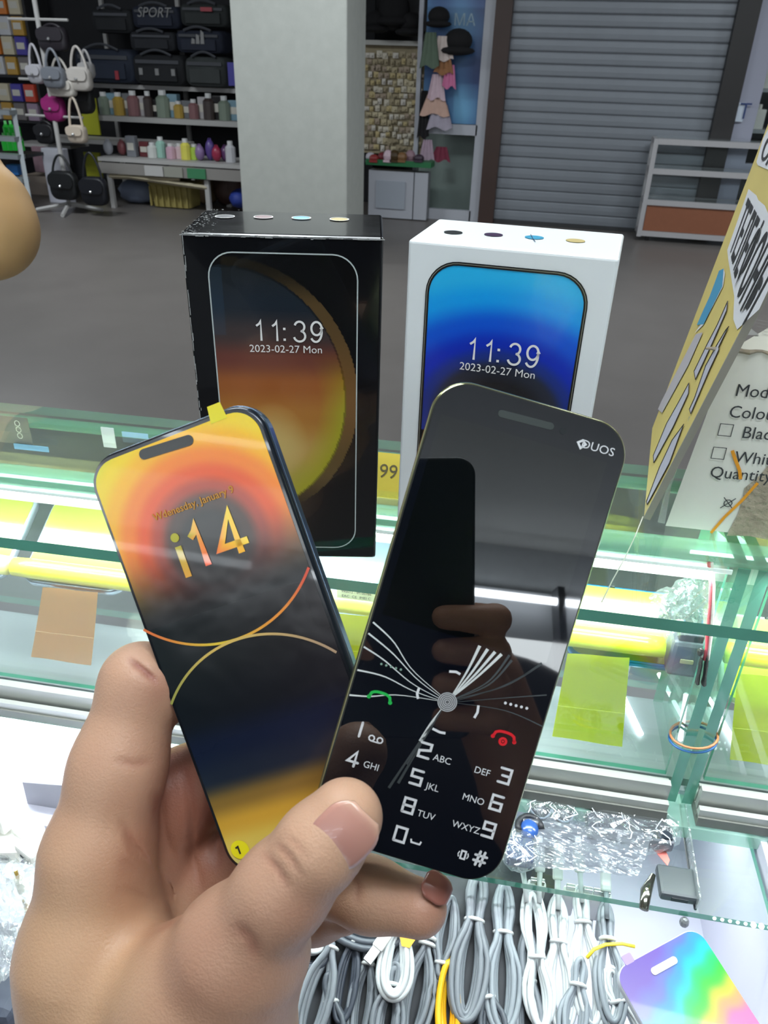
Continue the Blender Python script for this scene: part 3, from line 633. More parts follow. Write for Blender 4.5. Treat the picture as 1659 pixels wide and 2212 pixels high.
# the pair of dividing sheets whose cut front edges show as two green posts
for s in (.1435, .1545):
    slab('divider_sheet', s, s+.007, .388, .472, .962, ZT-.0097, [film('divider_glass', (232, 248, 240), gloss=.06, haze=.1, hazecol=(150, 200, 180)), g_edge], showcase)
cbox('floor_board', SL, SR, .398, .474, .968, .975, mat('case_floor', (160, 166, 170), rough=.35), showcase)
for s0, s1 in ((SL, .1425), (.1625, SR)):
    cbox('track', s0, s1, .3815, .3865, .966, .984, alu, showcase); cbox('track', s0, s1, .3880, .3905, .966, .981, alu, showcase); cbox('track', s0, s1, .3755, .3795, .962, .972, alu, showcase)
    cbox('track_bed', s0, s1, .374, .396, .958, .966, mat('track_bed', (104, 106, 100), rough=.5), showcase)
cbox('base_edge', SL, SR, .372, .40, .9465, .957, g_edge_lt, showcase)
for s in (-.62, -.2, .3): 
    cbox('led_strip', s-.18, s+.18, .400, .403, ZT-.0125, ZT-.0098, mat('led_strip', (255, 255, 255), emit=(240, 248, 255), es=6), showcase)
# lower case
lower = thing('lower_showcase', 'lower display case with a glass shelf and white lit interior', 'showcase', tuple(cp(0, .3, 0)))
SHZ = .945
slab('glass_shelf', -.15, .138+.065, .318, .46, SHZ-.005, SHZ, [film('shelf_glass', (248, 253, 250), gloss=.05), g_edge], lower)
cbox('back_board', SL, SR, .47, .48, .6, .955, mat('inner_white', (196, 196, 210), rough=.6), lower)
cbox('bottom_board', SL, SR, -.05, .47, .80, .81, mat('inner_white'), lower)
cbox('plinth', SL, SR, -.05, .60, .02, .80, mat('plinth', (150, 150, 150), rough=.6), lower)
cbox('side_board', .222, .228, .10, .47, .80, .955, mat('inner_white'), lower)
cbox('inner_wall', .205, .209, .26, .47, .81, .955, mat('inner_white'), lower)
for s0, s1 in ((-.75, -.16), (-.10, .18)):
    cbox('led_strip', s0, s1, .45, .455, .935, .9385, mat('led_strip'), lower)
def carea(name, s, v, z, sx, sy, power, ts, tv, tz): return area(name, tuple(cp(s, v, z)), sx, power, (.93, .98, 1.), tuple(cp(ts, tv, tz)), sy)
carea('led_light_upper', -.3, .43, ZT-.013, .5, .02, 1.4, -.3, .395, 1.04)
carea('led_light_upper', .15, .43, ZT-.013, .35, .02, 1.2, .15, .395, 1.04)
for s_ in (-.3, .0, .3): carea('led_light_front', s_, .3835, ZT-.012, .26, .012, .85, s_, .40, 1.05)
for s_ in (-.3, .02): cbox('led_strip', s_-.12, s_+.12, .3850, .3862, ZT-.0125, ZT-.0098, mat('led_strip_soft', (220, 226, 224), emit=(235, 245, 245), es=.5), showcase)
carea('led_light_lower', .02, .43, .938, .5, .02, .8, 0.02, .25, .85)
carea('led_light_lower', -.33, .42, .938, .3, .04, 2.6, -.32, .33, .82)

# white tray board under the glare at the left and cards on it
cbox('tray_board', -.52, -.16, .32, .46, .905, .915, mat('inner_white'), lower)
# ---------------- phone boxes
gloss_blk = mat('box_black', (14, 15, 18), rough=.12, coat=.6, spec=.5, bump=.12, bscale=25)
def phone_box(name, label, fbr, ux, w, d, h, m, lean=0):
    ux = np.array(ux, float); ux[2] = 0; ux /= np.linalg.norm(ux); uy = np.array([-ux[1], ux[0], 0])
    up = cz+uy*lean; up /= np.linalg.norm(up)
    c0 = np.array(fbr)-ux*w/2; t = thing(name, label, 'box', tuple(c0+uy*d/2))
    A = (ux, uy, cz); bevbox('carton', c0+uy*d/2+cz*(h/2+.0003), (w, d, h), m, t, A, r=.0014, seg=3)
    fr = Frame(c0+cz*(.0003), ux, cz)   # front face frame: origin bottom centre, z points to viewer
    top = Frame(c0+uy*d/2+cz*(h+.0003), ux, uy)
    return t, fr, top
BW, BH = .0872, .1665
bbr = onz(811, 1207, ZT)
tb, frb, topb = phone_box('phone_box', 'black phone box printed with an orange and olive planet picture', bbr, (cos(radians(14)), sin(radians(14)), 0), BW, .056, BH, gloss_blk)
wt = mat('box_white', (222, 228, 228), rough=.4, coat=.15, bump=.08, bscale=18)
hW = .1665; wl = onz(882, 519, ZT+hW); wr_ = onz(1339, 560, ZT+hW)
wd = wr_-wl; WWd = np.linalg.norm(wd); wbr = wr_.copy(); wbr[2] = ZT
twb, frw, topw = phone_box('phone_box', 'white phone box printed with a blue glowing planet picture', wbr, wd, WWd, .055, hW, wt)
ink = mat('white_ink', (225, 225, 222), rough=.35)
print_m = mat('print_gloss', rough=.16, vcol=True, coat=.5)
# --- front print of the black box
q = [frb.px(448, 560), frb.px(773, 560), frb.px(765, 1182), frb.px(530, 545)]
bx0, bx1 = q[0][0], q[1][0]; by1 = q[3][1]; by0 = q[2][1]
bw, bh = bx1-bx0, by1-by0; bcx, bcy = (bx0+bx1)/2, (by0+by1)/2
e1 = np.array([frb.px(x, y) for x, y in ((628, 617), (694, 700), (735, 790), (748, 888), (741, 980), (712, 1050), (668, 1112), (520, 572))])
ecx, ecy = frb.px(500, 862); erx = e1[3][0]-ecx; ery = frb.px(500, 572)[1]-ecy
def bcol(x, y):
    dx, dy = (x-ecx)/erx, (y-ecy)/ery; r = sqrt(dx*dx+dy*dy)
    r2 = sqrt(((x-ecx-.0015)/(erx*1.05))**2+((y-ecy)/(ery*1.03))**2)
    if r < 1.0:
        t = .5-.5*(y-ecy)/ery
        c = ramp(t, [(0, (30, 34, 36)), (.14, (30, 38, 46)), (.24, (60, 52, 52)), (.34, (104, 58, 48)), (.44, (150, 88, 44)), (.56, (166, 112, 50)), (.72, (184, 150, 84)), (.88, (160, 150, 70)), (1, (120, 104, 44))])
        if t < .25 and dx < 0: c = c*.8+np.array((28, 48, 66))*.35
        rim = min(1, max(0, (r-.76)/.22)); side = min(1, max(0, (dx-.1)/.5)); k = rim*side*min(1, max(0, (t-.3)/.25))
        c = c*(1-k)+np.array((160, 156, 40))*k
        k2 = max(0, 1-((dx-.35)**2/.10+(t-.68)**2/.03)); c = c*(1-.6*k2)+np.array((206, 190, 124))*.6*k2
        if r > .985: c = c*.7
        return c
    if r2 < 1.025 and x > ecx:
        t = .5-.5*(y-ecy)/ery; return ramp(t, [(0, (30, 26, 18)), (.15, (84, 66, 40)), (.5, (116, 84, 48)), (.8, (88, 72, 40)), (1, (40, 34, 20))])
    return np.array((13, 13, 14))
picture('front_print', frb, bw, bh, .011, .0003, bcol, print_m, tb, 110, 200, bcx, bcy)
ribbon(Frame(frb.w(bcx, bcy), frb.x, frb.y), rr(bw, bh, .011, 8), .0006, .0005, closed=True).build('front_outline', mat('silver_ink', (176, 186, 184), rough=.3), tb)
p_ = frb.px(619, 715); clock(frb, p_[0], p_[1], .0006, .0093, ink, tb)
p_ = frb.px(618, 754); text('2023-02-27 Mon', frb, p_[0], p_[1], .0006, .0050, ink, 'lettering', tb, sx=1.0)
dots = [(486, 469, (26, 28, 32)), (569, 470, (104, 52, 56)), (651, 472, (60, 160, 196)), (733, 475, (176, 156, 66))]
for i, (x, y, c) in enumerate(dots):
    q = topb.px(x, y); m = MB(); disc(topb, q, .0042, .0003, m); o = m.build('colour_dot', mat('dot%d' % i, c, rough=.3), tb); o['label'] = ('black', 'maroon', 'sky blue', 'gold')[i]+' ringed colour dot'
    ribbon(topb, [(q[0]+.0044*cos(2*pi*k/24), q[1]+.0044*sin(2*pi*k/24)) for k in range(24)], .0005, .0004, closed=True).build('dot_ring', ink, o)
# scuffs along the worn edges
rng = random.Random(5); m = MB()
for k in range(150):
    x = -BW/2+.001+abs(rng.gauss(0, .005)); y = rng.uniform(-.029, .029); s = rng.uniform(.0002, .0006); disc(topb, (x, y), s, .00035, m, 5, s*.6)
for k in range(70):
    x = rng.uniform(-BW/2, BW/2); m.box(frb.w(x, BH-.0006-abs(rng.gauss(0, .0004)), .0002), (rng.uniform(.001, .006), .0003, .0003), (frb.x, frb.z, frb.y))
for k in range(60):
    y = rng.uniform(.005, BH); m.box(frb.w(-BW/2+.0005+abs(rng.gauss(0, .0004)), y, .0002), (.0003, .0003, rng.uniform(.001, .005)), (frb.x, frb.z, frb.y))
stuff(m.build('edge_scuff', mat('scuff', (150, 152, 150), rough=.8), tb))
# --- front print of the white box
q = [frw.px(926, 640), frw.px(1264, 650), frw.px(1090, 582)]
wx0, wx1, wy1 = q[0][0], q[1][0], q[2][1]; wy0 = .011; ww, wh_ = wx1-wx0, wy1-wy0; wcx, wcy = (wx0+wx1)/2, (wy0+wy1)/2
pc = frw.px(1070, 905); pr = frw.px(1222, 880)[0]-pc[0]
def wcol(x, y):
    r = sqrt((x-pc[0])**2+(y-pc[1])**2)/pr
    if y < pc[1]-.01 and r > 1.0: return np.array((14, 16, 24))
    k = abs(x-pc[0])/(ww/2)
    c = ramp(r-.12*k*k, [(.55, (34, 34, 38)), (.80, (40, 44, 56)), (.98, (28, 50, 130)), (1.15, (10, 44, 178)), (1.45, (8, 84, 208)), (1.8, (16, 156, 232)), (2.1, (40, 178, 232))])
    return c
picture('front_print', frw, ww, wh_, .0125, .0003, wcol, mat('print_satin', rough=.25, vcol=True, coat=.25), twb, 90, 180, wcx, wcy)
ribbon(Frame(frw.w(wcx, wcy), frw.x, frw.y), rr(ww+.0012, wh_+.0012, .0131, 8), .0016, .0005, closed=True).build('front_outline', mat('dark_ink', (24, 26, 28), rough=.3), twb)
ribbon(Frame(frw.w(wcx, wcy), frw.x, frw.y), rr(ww+.0014, wh_+.0014, .0132, 8), .0003, .0007, closed=True).build('outline_highlight', mat('tan_ink', (130, 128, 112), rough=.3), twb)
p_ = frw.px(1082, 761); clock(frw, p_[0], p_[1], .0006, .0095, ink, twb)
p_ = frw.px(1074, 800); text('2023-02-27 Mon', frw, p_[0], p_[1], .0006, .0051, ink, 'lettering', twb, sx=1.0)
for i, (x, y, c) in enumerate(((979, 503, (32, 36, 38)), (1066, 508, (64, 48, 76)), (1154, 514, (70, 156, 190)), (1243, 521, (196, 178, 124)))):
    q = topw.px(x, y); m = MB(); disc(topw, q, .0042, .0003, m); o = m.build('colour_dot', mat('wdot%d' % i, c, rough=.3), twb); o['label'] = ('black', 'purple', 'sky blue', 'sand')[i]+' colour dot'
ribbon(topw, [topw.px(1146, 508), topw.px(1150, 516), topw.px(1156, 524)], .0004, .0004).build('pen_mark', mat('pen_blue', (40, 70, 100)), twb)

# ---------------- white carton and yellow sign on the right
v0 = .4075
cb = onz(1437, 1137, ZT); ctl = onv(1577, 758, v0+.006)
ux = cu.copy(); h_c = ctl-cb; dep = cv*.055+cu*.035
P = [cb, cb+ux*.16, cb+ux*.16+dep, cb+dep]
P += [p+h_c for p in P]
carton_m = mat('old_carton', (218, 218, 208), rough=.75, noise=.12, nscale=28, bump=.25, bscale=60)
ct = thing('white_carton', 'worn white carton with model and colour tick boxes, standing on the showcase', 'carton', tuple(sum(P[:4])/4))
m = MB(); m.hexa([p+cz*.0004 for p in P]); m.build('carton', carton_m, ct)
fc = Frame(cb, ux, h_c)   # origin bottom left of front face
FW = .16; FH = np.linalg.norm(h_c)
dark = mat('carton_ink', (52, 54, 56), rough=.6)
L = [('Model:', 1588, 843), ('Colour:', 1574, 889), ('Black', 1602, 934), ('White', 1586, 987), ('Quantity:', 1533, 1019)]
for s, x, y in L:
    p_ = fc.px(x, y); text(s, fc, p_[0], p_[1], .0007, .0098, dark, 'lettering', ct, align='LEFT', sx=.95, bold=.0, rot=radians(1))
for x, y in ((1567, 928), (1552, 978)):
    p_ = fc.px(x, y); ribbon(fc, [(p_[0]+a*.0034, p_[1]+b*.0034) for a, b in ((-1, -1), (1, -1), (1, 1), (-1, 1))], .0004, .0007, closed=True).build('tick_box', dark, ct)
p_ = fc.px(1572, 1086); m = MB()
ribbon(fc, [(p_[0]-.003, p_[1]+.0035), (p_[0]+.0035, p_[1]-.0035)], .0005, .0007, m); ribbon(fc, [(p_[0]+.0035, p_[1]+.0035), (p_[0]-.0035, p_[1]-.0035)], .0005, .0007, m)
ribbon(fc, [(p_[0]+.0022*cos(a*.7), p_[1]+.0022*sin(a*.7)) for a in range(9)], .0005, .0007, m, True); m.build('recycling_mark', dark, ct)
og = mat('orange_pen', (224, 150, 30), rough=.6)
ribbon(fc, [fc.px(x, y) for x, y in ((1581, 972), (1588, 992), (1597, 1015), (1599, 1034))], .0018, .0008).build('orange_stroke', og, ct)
ribbon(fc, [fc.px(x, y) for x, y in ((1636, 1042), (1600, 1082), (1565, 1115), (1535, 1150))], .0017, .0008).build('orange_stroke', og, ct)
# torn brown patch on the front face
rg = random.Random(2); pts = [(1602, 1052), (1640, 1026), (1659, 1000), (1700, 990), (1720, 1180), (1660, 1165), (1620, 1158), (1572, 1150), (1590, 1110), (1606, 1078)]
m = MB(); m.add([fc.w(*(fc.px(x, y)+np.array([rg.gauss(0, .0006), rg.gauss(0, .0006)])), .0006) for x, y in pts], [list(range(len(pts)))])
m.build('torn_patch', mat('torn_board', (160, 150, 130), rough=.95, noise=.4, nscale=120, bump=.8, bscale=300), ct)
# crushed ridge along the top front edge and printed triangle on the top
m = MB(); rg = random.Random(4); pp = [fc.w(x, FH+rg.uniform(-.0006, .0008), rg.uniform(-.0004, .001)) for x in np.linspace(-.001, .12, 40)]
m.tube(pp, [rg.uniform(.0006, .0016) for _ in pp], 6); m.build('crushed_edge', mat('crush_brown', (150, 140, 124), rough=.95, noise=.4, nscale=200), ct)
tf = Frame(cb+h_c+cz*.0006, ux, cv); a = tf.px(1590, 722); m = MB()
m.add([tf.w(*tf.px(x, y), .0004) for x, y in ((1594, 724), (1610, 700), (1640, 726))], [[0, 1, 2]])
for k in range(5): ribbon(tf, [tf.px(1622+6*k, 690+8*k), tf.px(1690, 702+8*k)], .0006, .0004, m)
m.build('top_print', mat('carton_grey', (130, 130, 126)), ct)
# plastic wrap hanging from the carton edge
wrapm = film('wrap', (236, 240, 238), gloss=.12, haze=.25, wr=.5)
m = MB(); e = [(1489, 900), (1465, 985), (1432, 1080), (1421, 1128), (1436, 1132), (1450, 1050), (1500, 905)]
V = [onv(x, y, v0-.004+.002*(k % 2)) for k, (x, y) in enumerate(e)]; m.add(V+[v+cv*.0006 for v in V], [list(range(7)), list(range(7, 14))[::-1]]+[[i, (i+1) % 7, 7+(i+1) % 7, 7+i] for i in range(7)]); m.build('loose_wrap', wrapm, ct)

# yellow sign board leaning on the carton
NB = onv(1391, 1117, .405); NT = onv(1659, 600, .375); FBp = onv(1409, 925, .50)
nrm = np.cross(NT-NB, FBp-NB); nrm /= np.linalg.norm(nrm)
if nrm@(CAM-NB) < 0: nrm = -nrm
FT = onpl(1659, 268, NB, nrm)
NT2 = NB+(NT-NB)*1.45; FT2 = FBp+(FT-FBp)*1.25
# camera in front of the plane; x axis = far -> near, y axis = up
sx_ = NB-FBp; sx_ = sx_-0*sx_
fs = Frame(FBp, sx_, (NT-NB))
if fs.z@(CAM-NB) < 0: fs = Frame(FBp, sx_, (NT-NB)); fs.z = -fs.z
yb = thing('yellow_sign', 'yellow card sign with black lettering leaning beside the white carton', 'sign', tuple(NB))
th = .0028
Pf = [FBp, NB, NT2, FT2]; m = MB(); m.add(Pf+[p-nrm*th for p in Pf], [[0, 1, 2, 3], [7, 6, 5, 4], [0, 4, 5, 1], [1, 5, 6, 2], [2, 6, 7, 3], [3, 7, 4, 0]])
m.build('board', mat('sign_yellow', (206, 186, 112), rough=.5, noise=.08, nscale=30), yb)
m = MB(); m.add([NB+nrm*.0002, NB-nrm*th*1.3, NT2-nrm*th*1.3, NT2+nrm*.0002]+[p+(FBp-NB)/np.linalg.norm(FBp-NB)*-.0012 for p in (NB+nrm*.0002, NB-nrm*th*1.3, NT2-nrm*th*1.3, NT2+nrm*.0002)], BF); m.build('board_edge', mat('board_edge_grey', (150, 146, 134), rough=.7), yb)
def pf(px, py, z=.0004): p = onpl(px, py, NB+nrm*z, nrm); return p
def ppoly(name, pts, m, z, parent): 
    V = [pf(x, y, z) for x, y in pts]; return mesh(name, V, [list(range(len(V)))], m, parent)
white_l = mat('letter_white', (214, 214, 220), rough=.5); blackl = mat('letter_black', (38, 40, 44), rough=.5)
ppoly('lettering_ground', [(1617, 408), (1634, 422), (1638, 432), (1652, 444), (1660, 462), (1672, 480), (1672, 600), (1640, 668), (1592, 712), (1584, 690), (1586, 640), (1573, 560), (1571, 540)], white_l, .0004, yb)
ppoly('lettering_ground', [(1661, 275), (1648, 300), (1634, 350), (1637, 357), (1662, 368), (1690, 372), (1690, 275)], white_l, .0004, yb)
# letters: drawn in the plane of the board, baseline runs towards the viewer
def quadtext(s, c00, c10, c01, c11, name, parent, z=.0008):
    """lay text in the quad of picture points: c00 lower far, c10 lower near, c01 upper far, c11 upper near"""
    cu_ = bpy.data.curves.new('t', 'FONT'); cu_.body = s; cu_.size = 1; cu_.offset = .012; cu_.resolution_u = 2
    o = bpy.data.objects.new('t', cu_); SC.collection.objects.link(o); dg = bpy.context.evaluated_depsgraph_get(); dg.update()
    me = bpy.data.meshes.new_from_object(o.evaluated_get(dg)); Pv = np.array([v.co[:2] for v in me.vertices]); Fc = [list(p.vertices) for p in me.polygons]
    bpy.data.objects.remove(o); lo_, hi_ = Pv.min(0), Pv.max(0); Pv = (Pv-lo_)/(hi_-lo_)
    A, B, C_, D = [pf(*c, z) for c in (c00, c10, c01, c11)]
    V = [A*(1-u)*(1-v)+B*u*(1-v)+C_*(1-u)*v+D*u*v for u, v in Pv]; return mesh(name, V, Fc, blackl, parent)
quadtext('ТЕЛЕФОНЫ', (1574, 545), (1600, 712), (1618, 420), (1690, 545), 'lettering', yb)
quadtext('ОН', (1641, 340), (1662, 368), (1660, 288), (1690, 330), 'lettering', yb)
blue_p = mat('sign_blue_print', (66, 146, 186), rough=.5); pale_p = mat('sign_pale_print', (184, 182, 196), rough=.5); line_p = mat('sign_line', (56, 52, 50), rough=.6)
ppoly('phone_picture', [(1563, 580), (1553, 585), (1533, 640), (1520, 668), (1505, 702), (1520, 700), (1560, 618)], blue_p, .0006, yb)
ppoly('phone_picture', [(1563, 580), (1561, 610), (1520, 692), (1500, 720), (1519, 702), (1562, 618), (1566, 590)], white_l, .0005, yb)
for pts in ([(1572, 650), (1569, 672), (1540, 738), (1502, 820), (1499, 802), (1528, 742), (1550, 700)], [(1488, 827), (1487, 850), (1455, 920), (1412, 1000), (1411, 984), (1440, 914), (1466, 868)], [(1574, 705), (1552, 750), (1553, 755), (1532, 800), (1492, 894), (1489, 884), (1500, 860), (1524, 790), (1550, 742), (1568, 712)], [(1477, 916), (1466, 945), (1446, 1000), (1398, 1090), (1396, 1084), (1424, 1010), (1452, 950)]):
    o = ppoly('arrow_picture', pts, pale_p, .0006, yb)
    m = MB()
    for i in range(len(pts)):
        a = pf(*pts[i], .0008); b = pf(*pts[(i+1) % len(pts)], .0008); m.tube([a, b], .00022, 4)
    m.build('arrow_outline', line_p, o)
ppoly('scuffed_area', [(1503, 722), (1518, 718), (1486, 790), (1430, 892), (1421, 884), (1428, 868), (1472, 782)], mat('scuff_lilac', (176, 170, 176), rough=.6, noise=.1), .0006, yb)
# thin loose thread and pen lines
t_ = MB().tube([pf(1389, 1116), onv(1372, 1158, .395), onv(1350, 1205, .375), onv(1325, 1250, .352), onv(1300, 1300, .3190)], .00035, 5).build('loose_thread', mat('thread', (205, 205, 190), rough=.4)); tag(t_, 'thin pale thread running down from the yellow sign over the glass', 'thread')
# ================================================================== phones held in the hand
def cam_frame(p):
    v = np.array(p[:3]); a = np.linalg.norm(v); k = v/a; K = np.array([[0, -k[2], k[1]], [k[2], 0, -k[0]], [-k[1], k[0], 0]])
    M = np.eye(3)+sin(a)*K+(1-cos(a))*K@K; B = np.stack([cR, cU, -cf], 1)
    return Frame(CAM+B@np.array(p[3:6]), B@M[:, 0], B@M[:, 1])
k1 = 1.06
f1 = cam_frame([.0623, -.1894, .3343, -.0399*k1, -.0384*k1, -.2194*k1]); W1, H1 = .056*k1, .130*k1
f2 = cam_frame([.033, -.0255, -.287, .0236, -.0341, -.2153]); W2, H2 = .0562, .1353
glassdark = mat('phone_body_blue', (26, 34, 44), rough=.25, metal=.4, coat=.4)
# ---- the phone with the bright demonstration sticker
p1 = thing('mobile_phone', 'slim phone with a yellow and orange screen sticker reading i14, held at the left', 'phone', tuple(f1.w(0, -H1/2)))
plate('body', f1, W1, H1, .0098, -.0082, 0, glassdark, p1, ch=.0016, n=10, smooth=True)
plate('side_band', f1, W1+.0004, H1+.0004, .0099, -.0058, -.0024, mat('side_band', (150, 176, 200), rough=.18, metal=.9), p1, n=10, smooth=False)
plate('front_glass', f1, W1-.0018, H1-.0018, .0089, 0, .0003, mat('bezel_black', (12, 16, 22), rough=.15, coat=.5), p1, n=10)
SW, SH = W1-.0036, H1-.0038
dc = f1.px(455, 1165); Rd = abs(f1.px(668, 1228)[0]-dc[0])*1.0
d2 = f1.px(440, 1392)
Rd = np.linalg.norm(np.array(dc)-np.array(d2))
def scol(x, y):
    t = .5-y/SH; u = x/(SW/2); r = sqrt(((x-dc[0])/1.04)**2+(y-dc[1])**2)/Rd
    kk = min(1, max(0, (dc[1]+.006-y)/.026)); kk = kk*kk*(3-2*kk)
    if kk < 1:
        c = ramp(r, [(.22, (44, 44, 42)), (.36, (74, 56, 48)), (.50, (176, 70, 48)), (.62, (228, 88, 36)), (.78, (240, 130, 34)), (.95, (244, 178, 24)), (1.12, (238, 205, 20)), (1.3, (214, 212, 34))])
        return c*(1-kk)+np.array((30, 31, 33))*kk
    return ramp(t, [(.50, (26, 28, 30)), (.62, (18, 20, 26)), (.70, (18, 24, 46)), (.775, (30, 34, 48)), (.83, (130, 98, 44)), (.88, (196, 148, 50)), (.94, (212, 184, 84)), (1, (200, 190, 130))])+np.array((6*u, 0, 0))
stm_ = mat('screen_sticker', rough=.2, vcol=True, coat=.12, spec=.4, bump=.28, bscale=34, coatr=.03)
picture('screen_sticker', f1, SW, SH, .0080, .00042, scol, stm_, p1, 110, 220)
# raised sticker tab on the top edge
tp = f1.px(466, 885); m = MB(); tw_ = .0042
m.add([f1.w(tp[0]-tw_/2-.0006, SH/2-.001, .0005), f1.w(tp[0]+tw_/2+.0006, SH/2-.001, .0005), f1.w(tp[0]+tw_/2, H1/2+.0022, .0005), f1.w(tp[0]-tw_/2, H1/2+.0022, .0005)]+[f1.w(tp[0]-tw_/2-.0006, SH/2-.001, .0002), f1.w(tp[0]+tw_/2+.0006, SH/2-.001, .0002), f1.w(tp[0]+tw_/2, H1/2+.0022, .0002), f1.w(tp[0]-tw_/2, H1/2+.0022, .0002)], [[0, 1, 2, 3], [7, 6, 5, 4], [0, 4, 5, 1], [1, 5, 6, 2], [2, 6, 7, 3], [3, 7, 4, 0]]); m.build('pull_tab', mat('tab_yellow', (226, 212, 30), rough=.3), p1)
# camera pill
q0, q1 = f1.px(313, 981), f1.px(409, 951); ang = atan2(*(np.array(q1)-np.array(q0))[::-1])
m = MB(); m.add([f1.w(*(np.array(q1)+.0016*np.array([cos(ang-pi/2+pi*k/8), sin(ang-pi/2+pi*k/8)])), .0006) for k in range(9)]+[f1.w(*(np.array(q0)+.0016*np.array([cos(ang+pi/2+pi*k/8), sin(ang+pi/2+pi*k/8)])), .0006) for k in range(9)], [list(range(18))])
m.build('speaker_pill', mat('pill_dark', (40, 42, 40), rough=.25), p1)
lc = mat('letter_gradient', rough=.3, vcol=True, coat=.4)
i14 = f1.px(455, 1180)
def lcol(x, y):
    u = (x-i14[0])/.0085; v = (y-i14[1])/.006
    if u < -.55: c = ramp(v, [(-1, (226, 160, 40)), (1, (176, 170, 20))])
    elif u < .2: c = ramp(v, [(-1, (250, 90, 40)), (.2, (236, 130, 50)), (1, (236, 180, 40))])
    else: c = ramp(u*.6+v*.4, [(-.2, (250, 90, 30)), (.3, (252, 180, 20)), (.8, (250, 214, 20))])
    return lin(c)
base_ang = 0.0
pa, pb_ = f1.px(405, 1238), f1.px(530, 1195)
for s, x, y in (('i', 393, 1198), ('1', 440, 1176), ('4', 501, 1152)):
    c_ = f1.px(x, y); mb = MB(); hh = .0128 if s != 'i' else .0098; w_ = {'1': .008, '4': .0092, 'i': 0}[s]; ox = {'1': -.0052, '4': -.0048, 'i': 0}[s]
    sts = DIG[s] if s != 'i' else [[(0, 0), (0, 1)]]
    for st in sts: ribbon(f1, [(c_[0]+ox+a*w_, c_[1]+(b-.5)*hh-(.0022 if s == 'i' else 0)) for a, b in st], .0021, .0007, mb)
    if s == 'i': disc(f1, (c_[0], c_[1]+.0055), .0014, .0007, mb)
    Vv = np.array(mb.V)-f1.o; cc_ = np.array([lcol(v@f1.x, v@f1.y) for v in Vv]); mesh('lettering', mb.V, mb.F, lc, p1, cols=cc_)
c_ = f1.px(419, 1088); text('Wdenesday, January 9', f1, c_[0], c_[1], .0007, .0032, mat('date_yellow', (200, 140, 40), rough=.4), 'lettering', p1, sx=.95, bold=.01)
def arc(c, R, a0, a1, wd, z, name, cols, n=40):
    pts = [(c[0]+R*cos(a0+(a1-a0)*k/n), c[1]+R*sin(a0+(a1-a0)*k/n)) for k in range(n+1)]
    m = ribbon(f1, pts, wd, z); CC = [lin(cols(k/n)) for k in range(n+1)]*2
    return mesh(name, m.V, m.F, lc, p1, cols=np.array(CC))
def circ3(a, b, c):
    (x1, y1), (x2, y2), (x3, y3) = a, b, c; d = 2*(x1*(y2-y3)+x2*(y3-y1)+x3*(y1-y2))
    ux_ = ((x1*x1+y1*y1)*(y2-y3)+(x2*x2+y2*y2)*(y3-y1)+(x3*x3+y3*y3)*(y1-y2))/d; uy_ = ((x1*x1+y1*y1)*(x3-x2)+(x2*x2+y2*y2)*(x1-x3)+(x3*x3+y3*y3)*(x2-x1))/d
    return (ux_, uy_), sqrt((x1-ux_)**2+(y1-uy_)**2)
A_, B_, C_ = f1.px(312, 1359), f1.px(468, 1390), f1.px(668, 1225); c1_, r1_ = circ3(A_, B_, C_)
arc(c1_, r1_, atan2(A_[1]-c1_[1], A_[0]-c1_[0])+(2*pi if atan2(A_[1]-c1_[1], A_[0]-c1_[0]) > atan2(C_[1]-c1_[1], C_[0]-c1_[0]) and False else 0), atan2(C_[1]-c1_[1], C_[0]-c1_[0]), .0008, .0006, 'glow_ring', lambda t: ramp(t, [(0, (220, 110, 50)), (.4, (220, 190, 50)), (.75, (232, 140, 40)), (1, (216, 70, 40))]))
A2, B2, C2 = f1.px(372, 1520), f1.px(545, 1372), f1.px(728, 1408); c2_, r2_ = circ3(A2, B2, C2)
aa, ab = atan2(A2[1]-c2_[1], A2[0]-c2_[0]), atan2(C2[1]-c2_[1], C2[0]-c2_[0])
if aa < 0: aa += 2*pi
arc(c2_, r2_, aa, ab, .0008, .0007, 'glow_ring', lambda t: ramp(t, [(0, (150, 150, 70)), (.4, (214, 180, 90)), (1, (170, 140, 110))]))
c_ = f1.px(520, 1833); m = disc(f1, c_, .0030, .0007, n=28); o = m.build('round_sticker', mat('sticker_yellow', (224, 214, 20), rough=.35), p1)
m = MB(); ribbon(f1, [(c_[0]-.0003, c_[1]-.0013), (c_[0]-.0003, c_[1]+.0011), (c_[0]-.0012, c_[1]+.0008)], .0006, .0008, m); m.build('printed_one', mat('ink_black', (20, 20, 20)), o)

# ---- the keypad phone
p2 = thing('mobile_phone', 'black keypad phone with a gold edge and blank screen, held at the right', 'phone', tuple(f2.w(0, -H2/2)))
gold = mat('frame_gold', (196, 198, 150), rough=.16, metal=.9)
plate('frame', f2, W2, H2, .0102, -.0085, 0, gold, p2, ch=.0018, n=12, smooth=True)
plate('dark_gasket', f2, W2-.0014, H2-.0014, .0098, -.0005, .0002, mat('gasket', (34, 36, 34), rough=.3), p2, n=12)
plate('front_glass', f2, W2-.0022, H2-.0022, .0095, .0002, .00055, mat('face_black', (9, 12, 20), rough=.035, spec=.9, coat=1.0, coatr=.015), p2, n=12)
sc = [f2.px(*p) for p in ((930, 905), (1318, 985), (1176, 1432), (843, 1330))]
sx0 = (sc[0][0]+sc[3][0])/2+.0; sx1 = (sc[1][0]+sc[2][0])/2; sy1 = (sc[0][1]+sc[1][1])/2; sy0 = (sc[2][1]+sc[3][1])/2
plate('screen', Frame(f2.w((sx0+sx1)/2, (sy0+sy1)/2), f2.x, f2.y), sx1-sx0, sy1-sy0, .0003, .0004, .00062, mat('screen_black', (5, 7, 9), rough=.02, spec=1.0, coat=1.0, coatr=.01), p2, n=2)
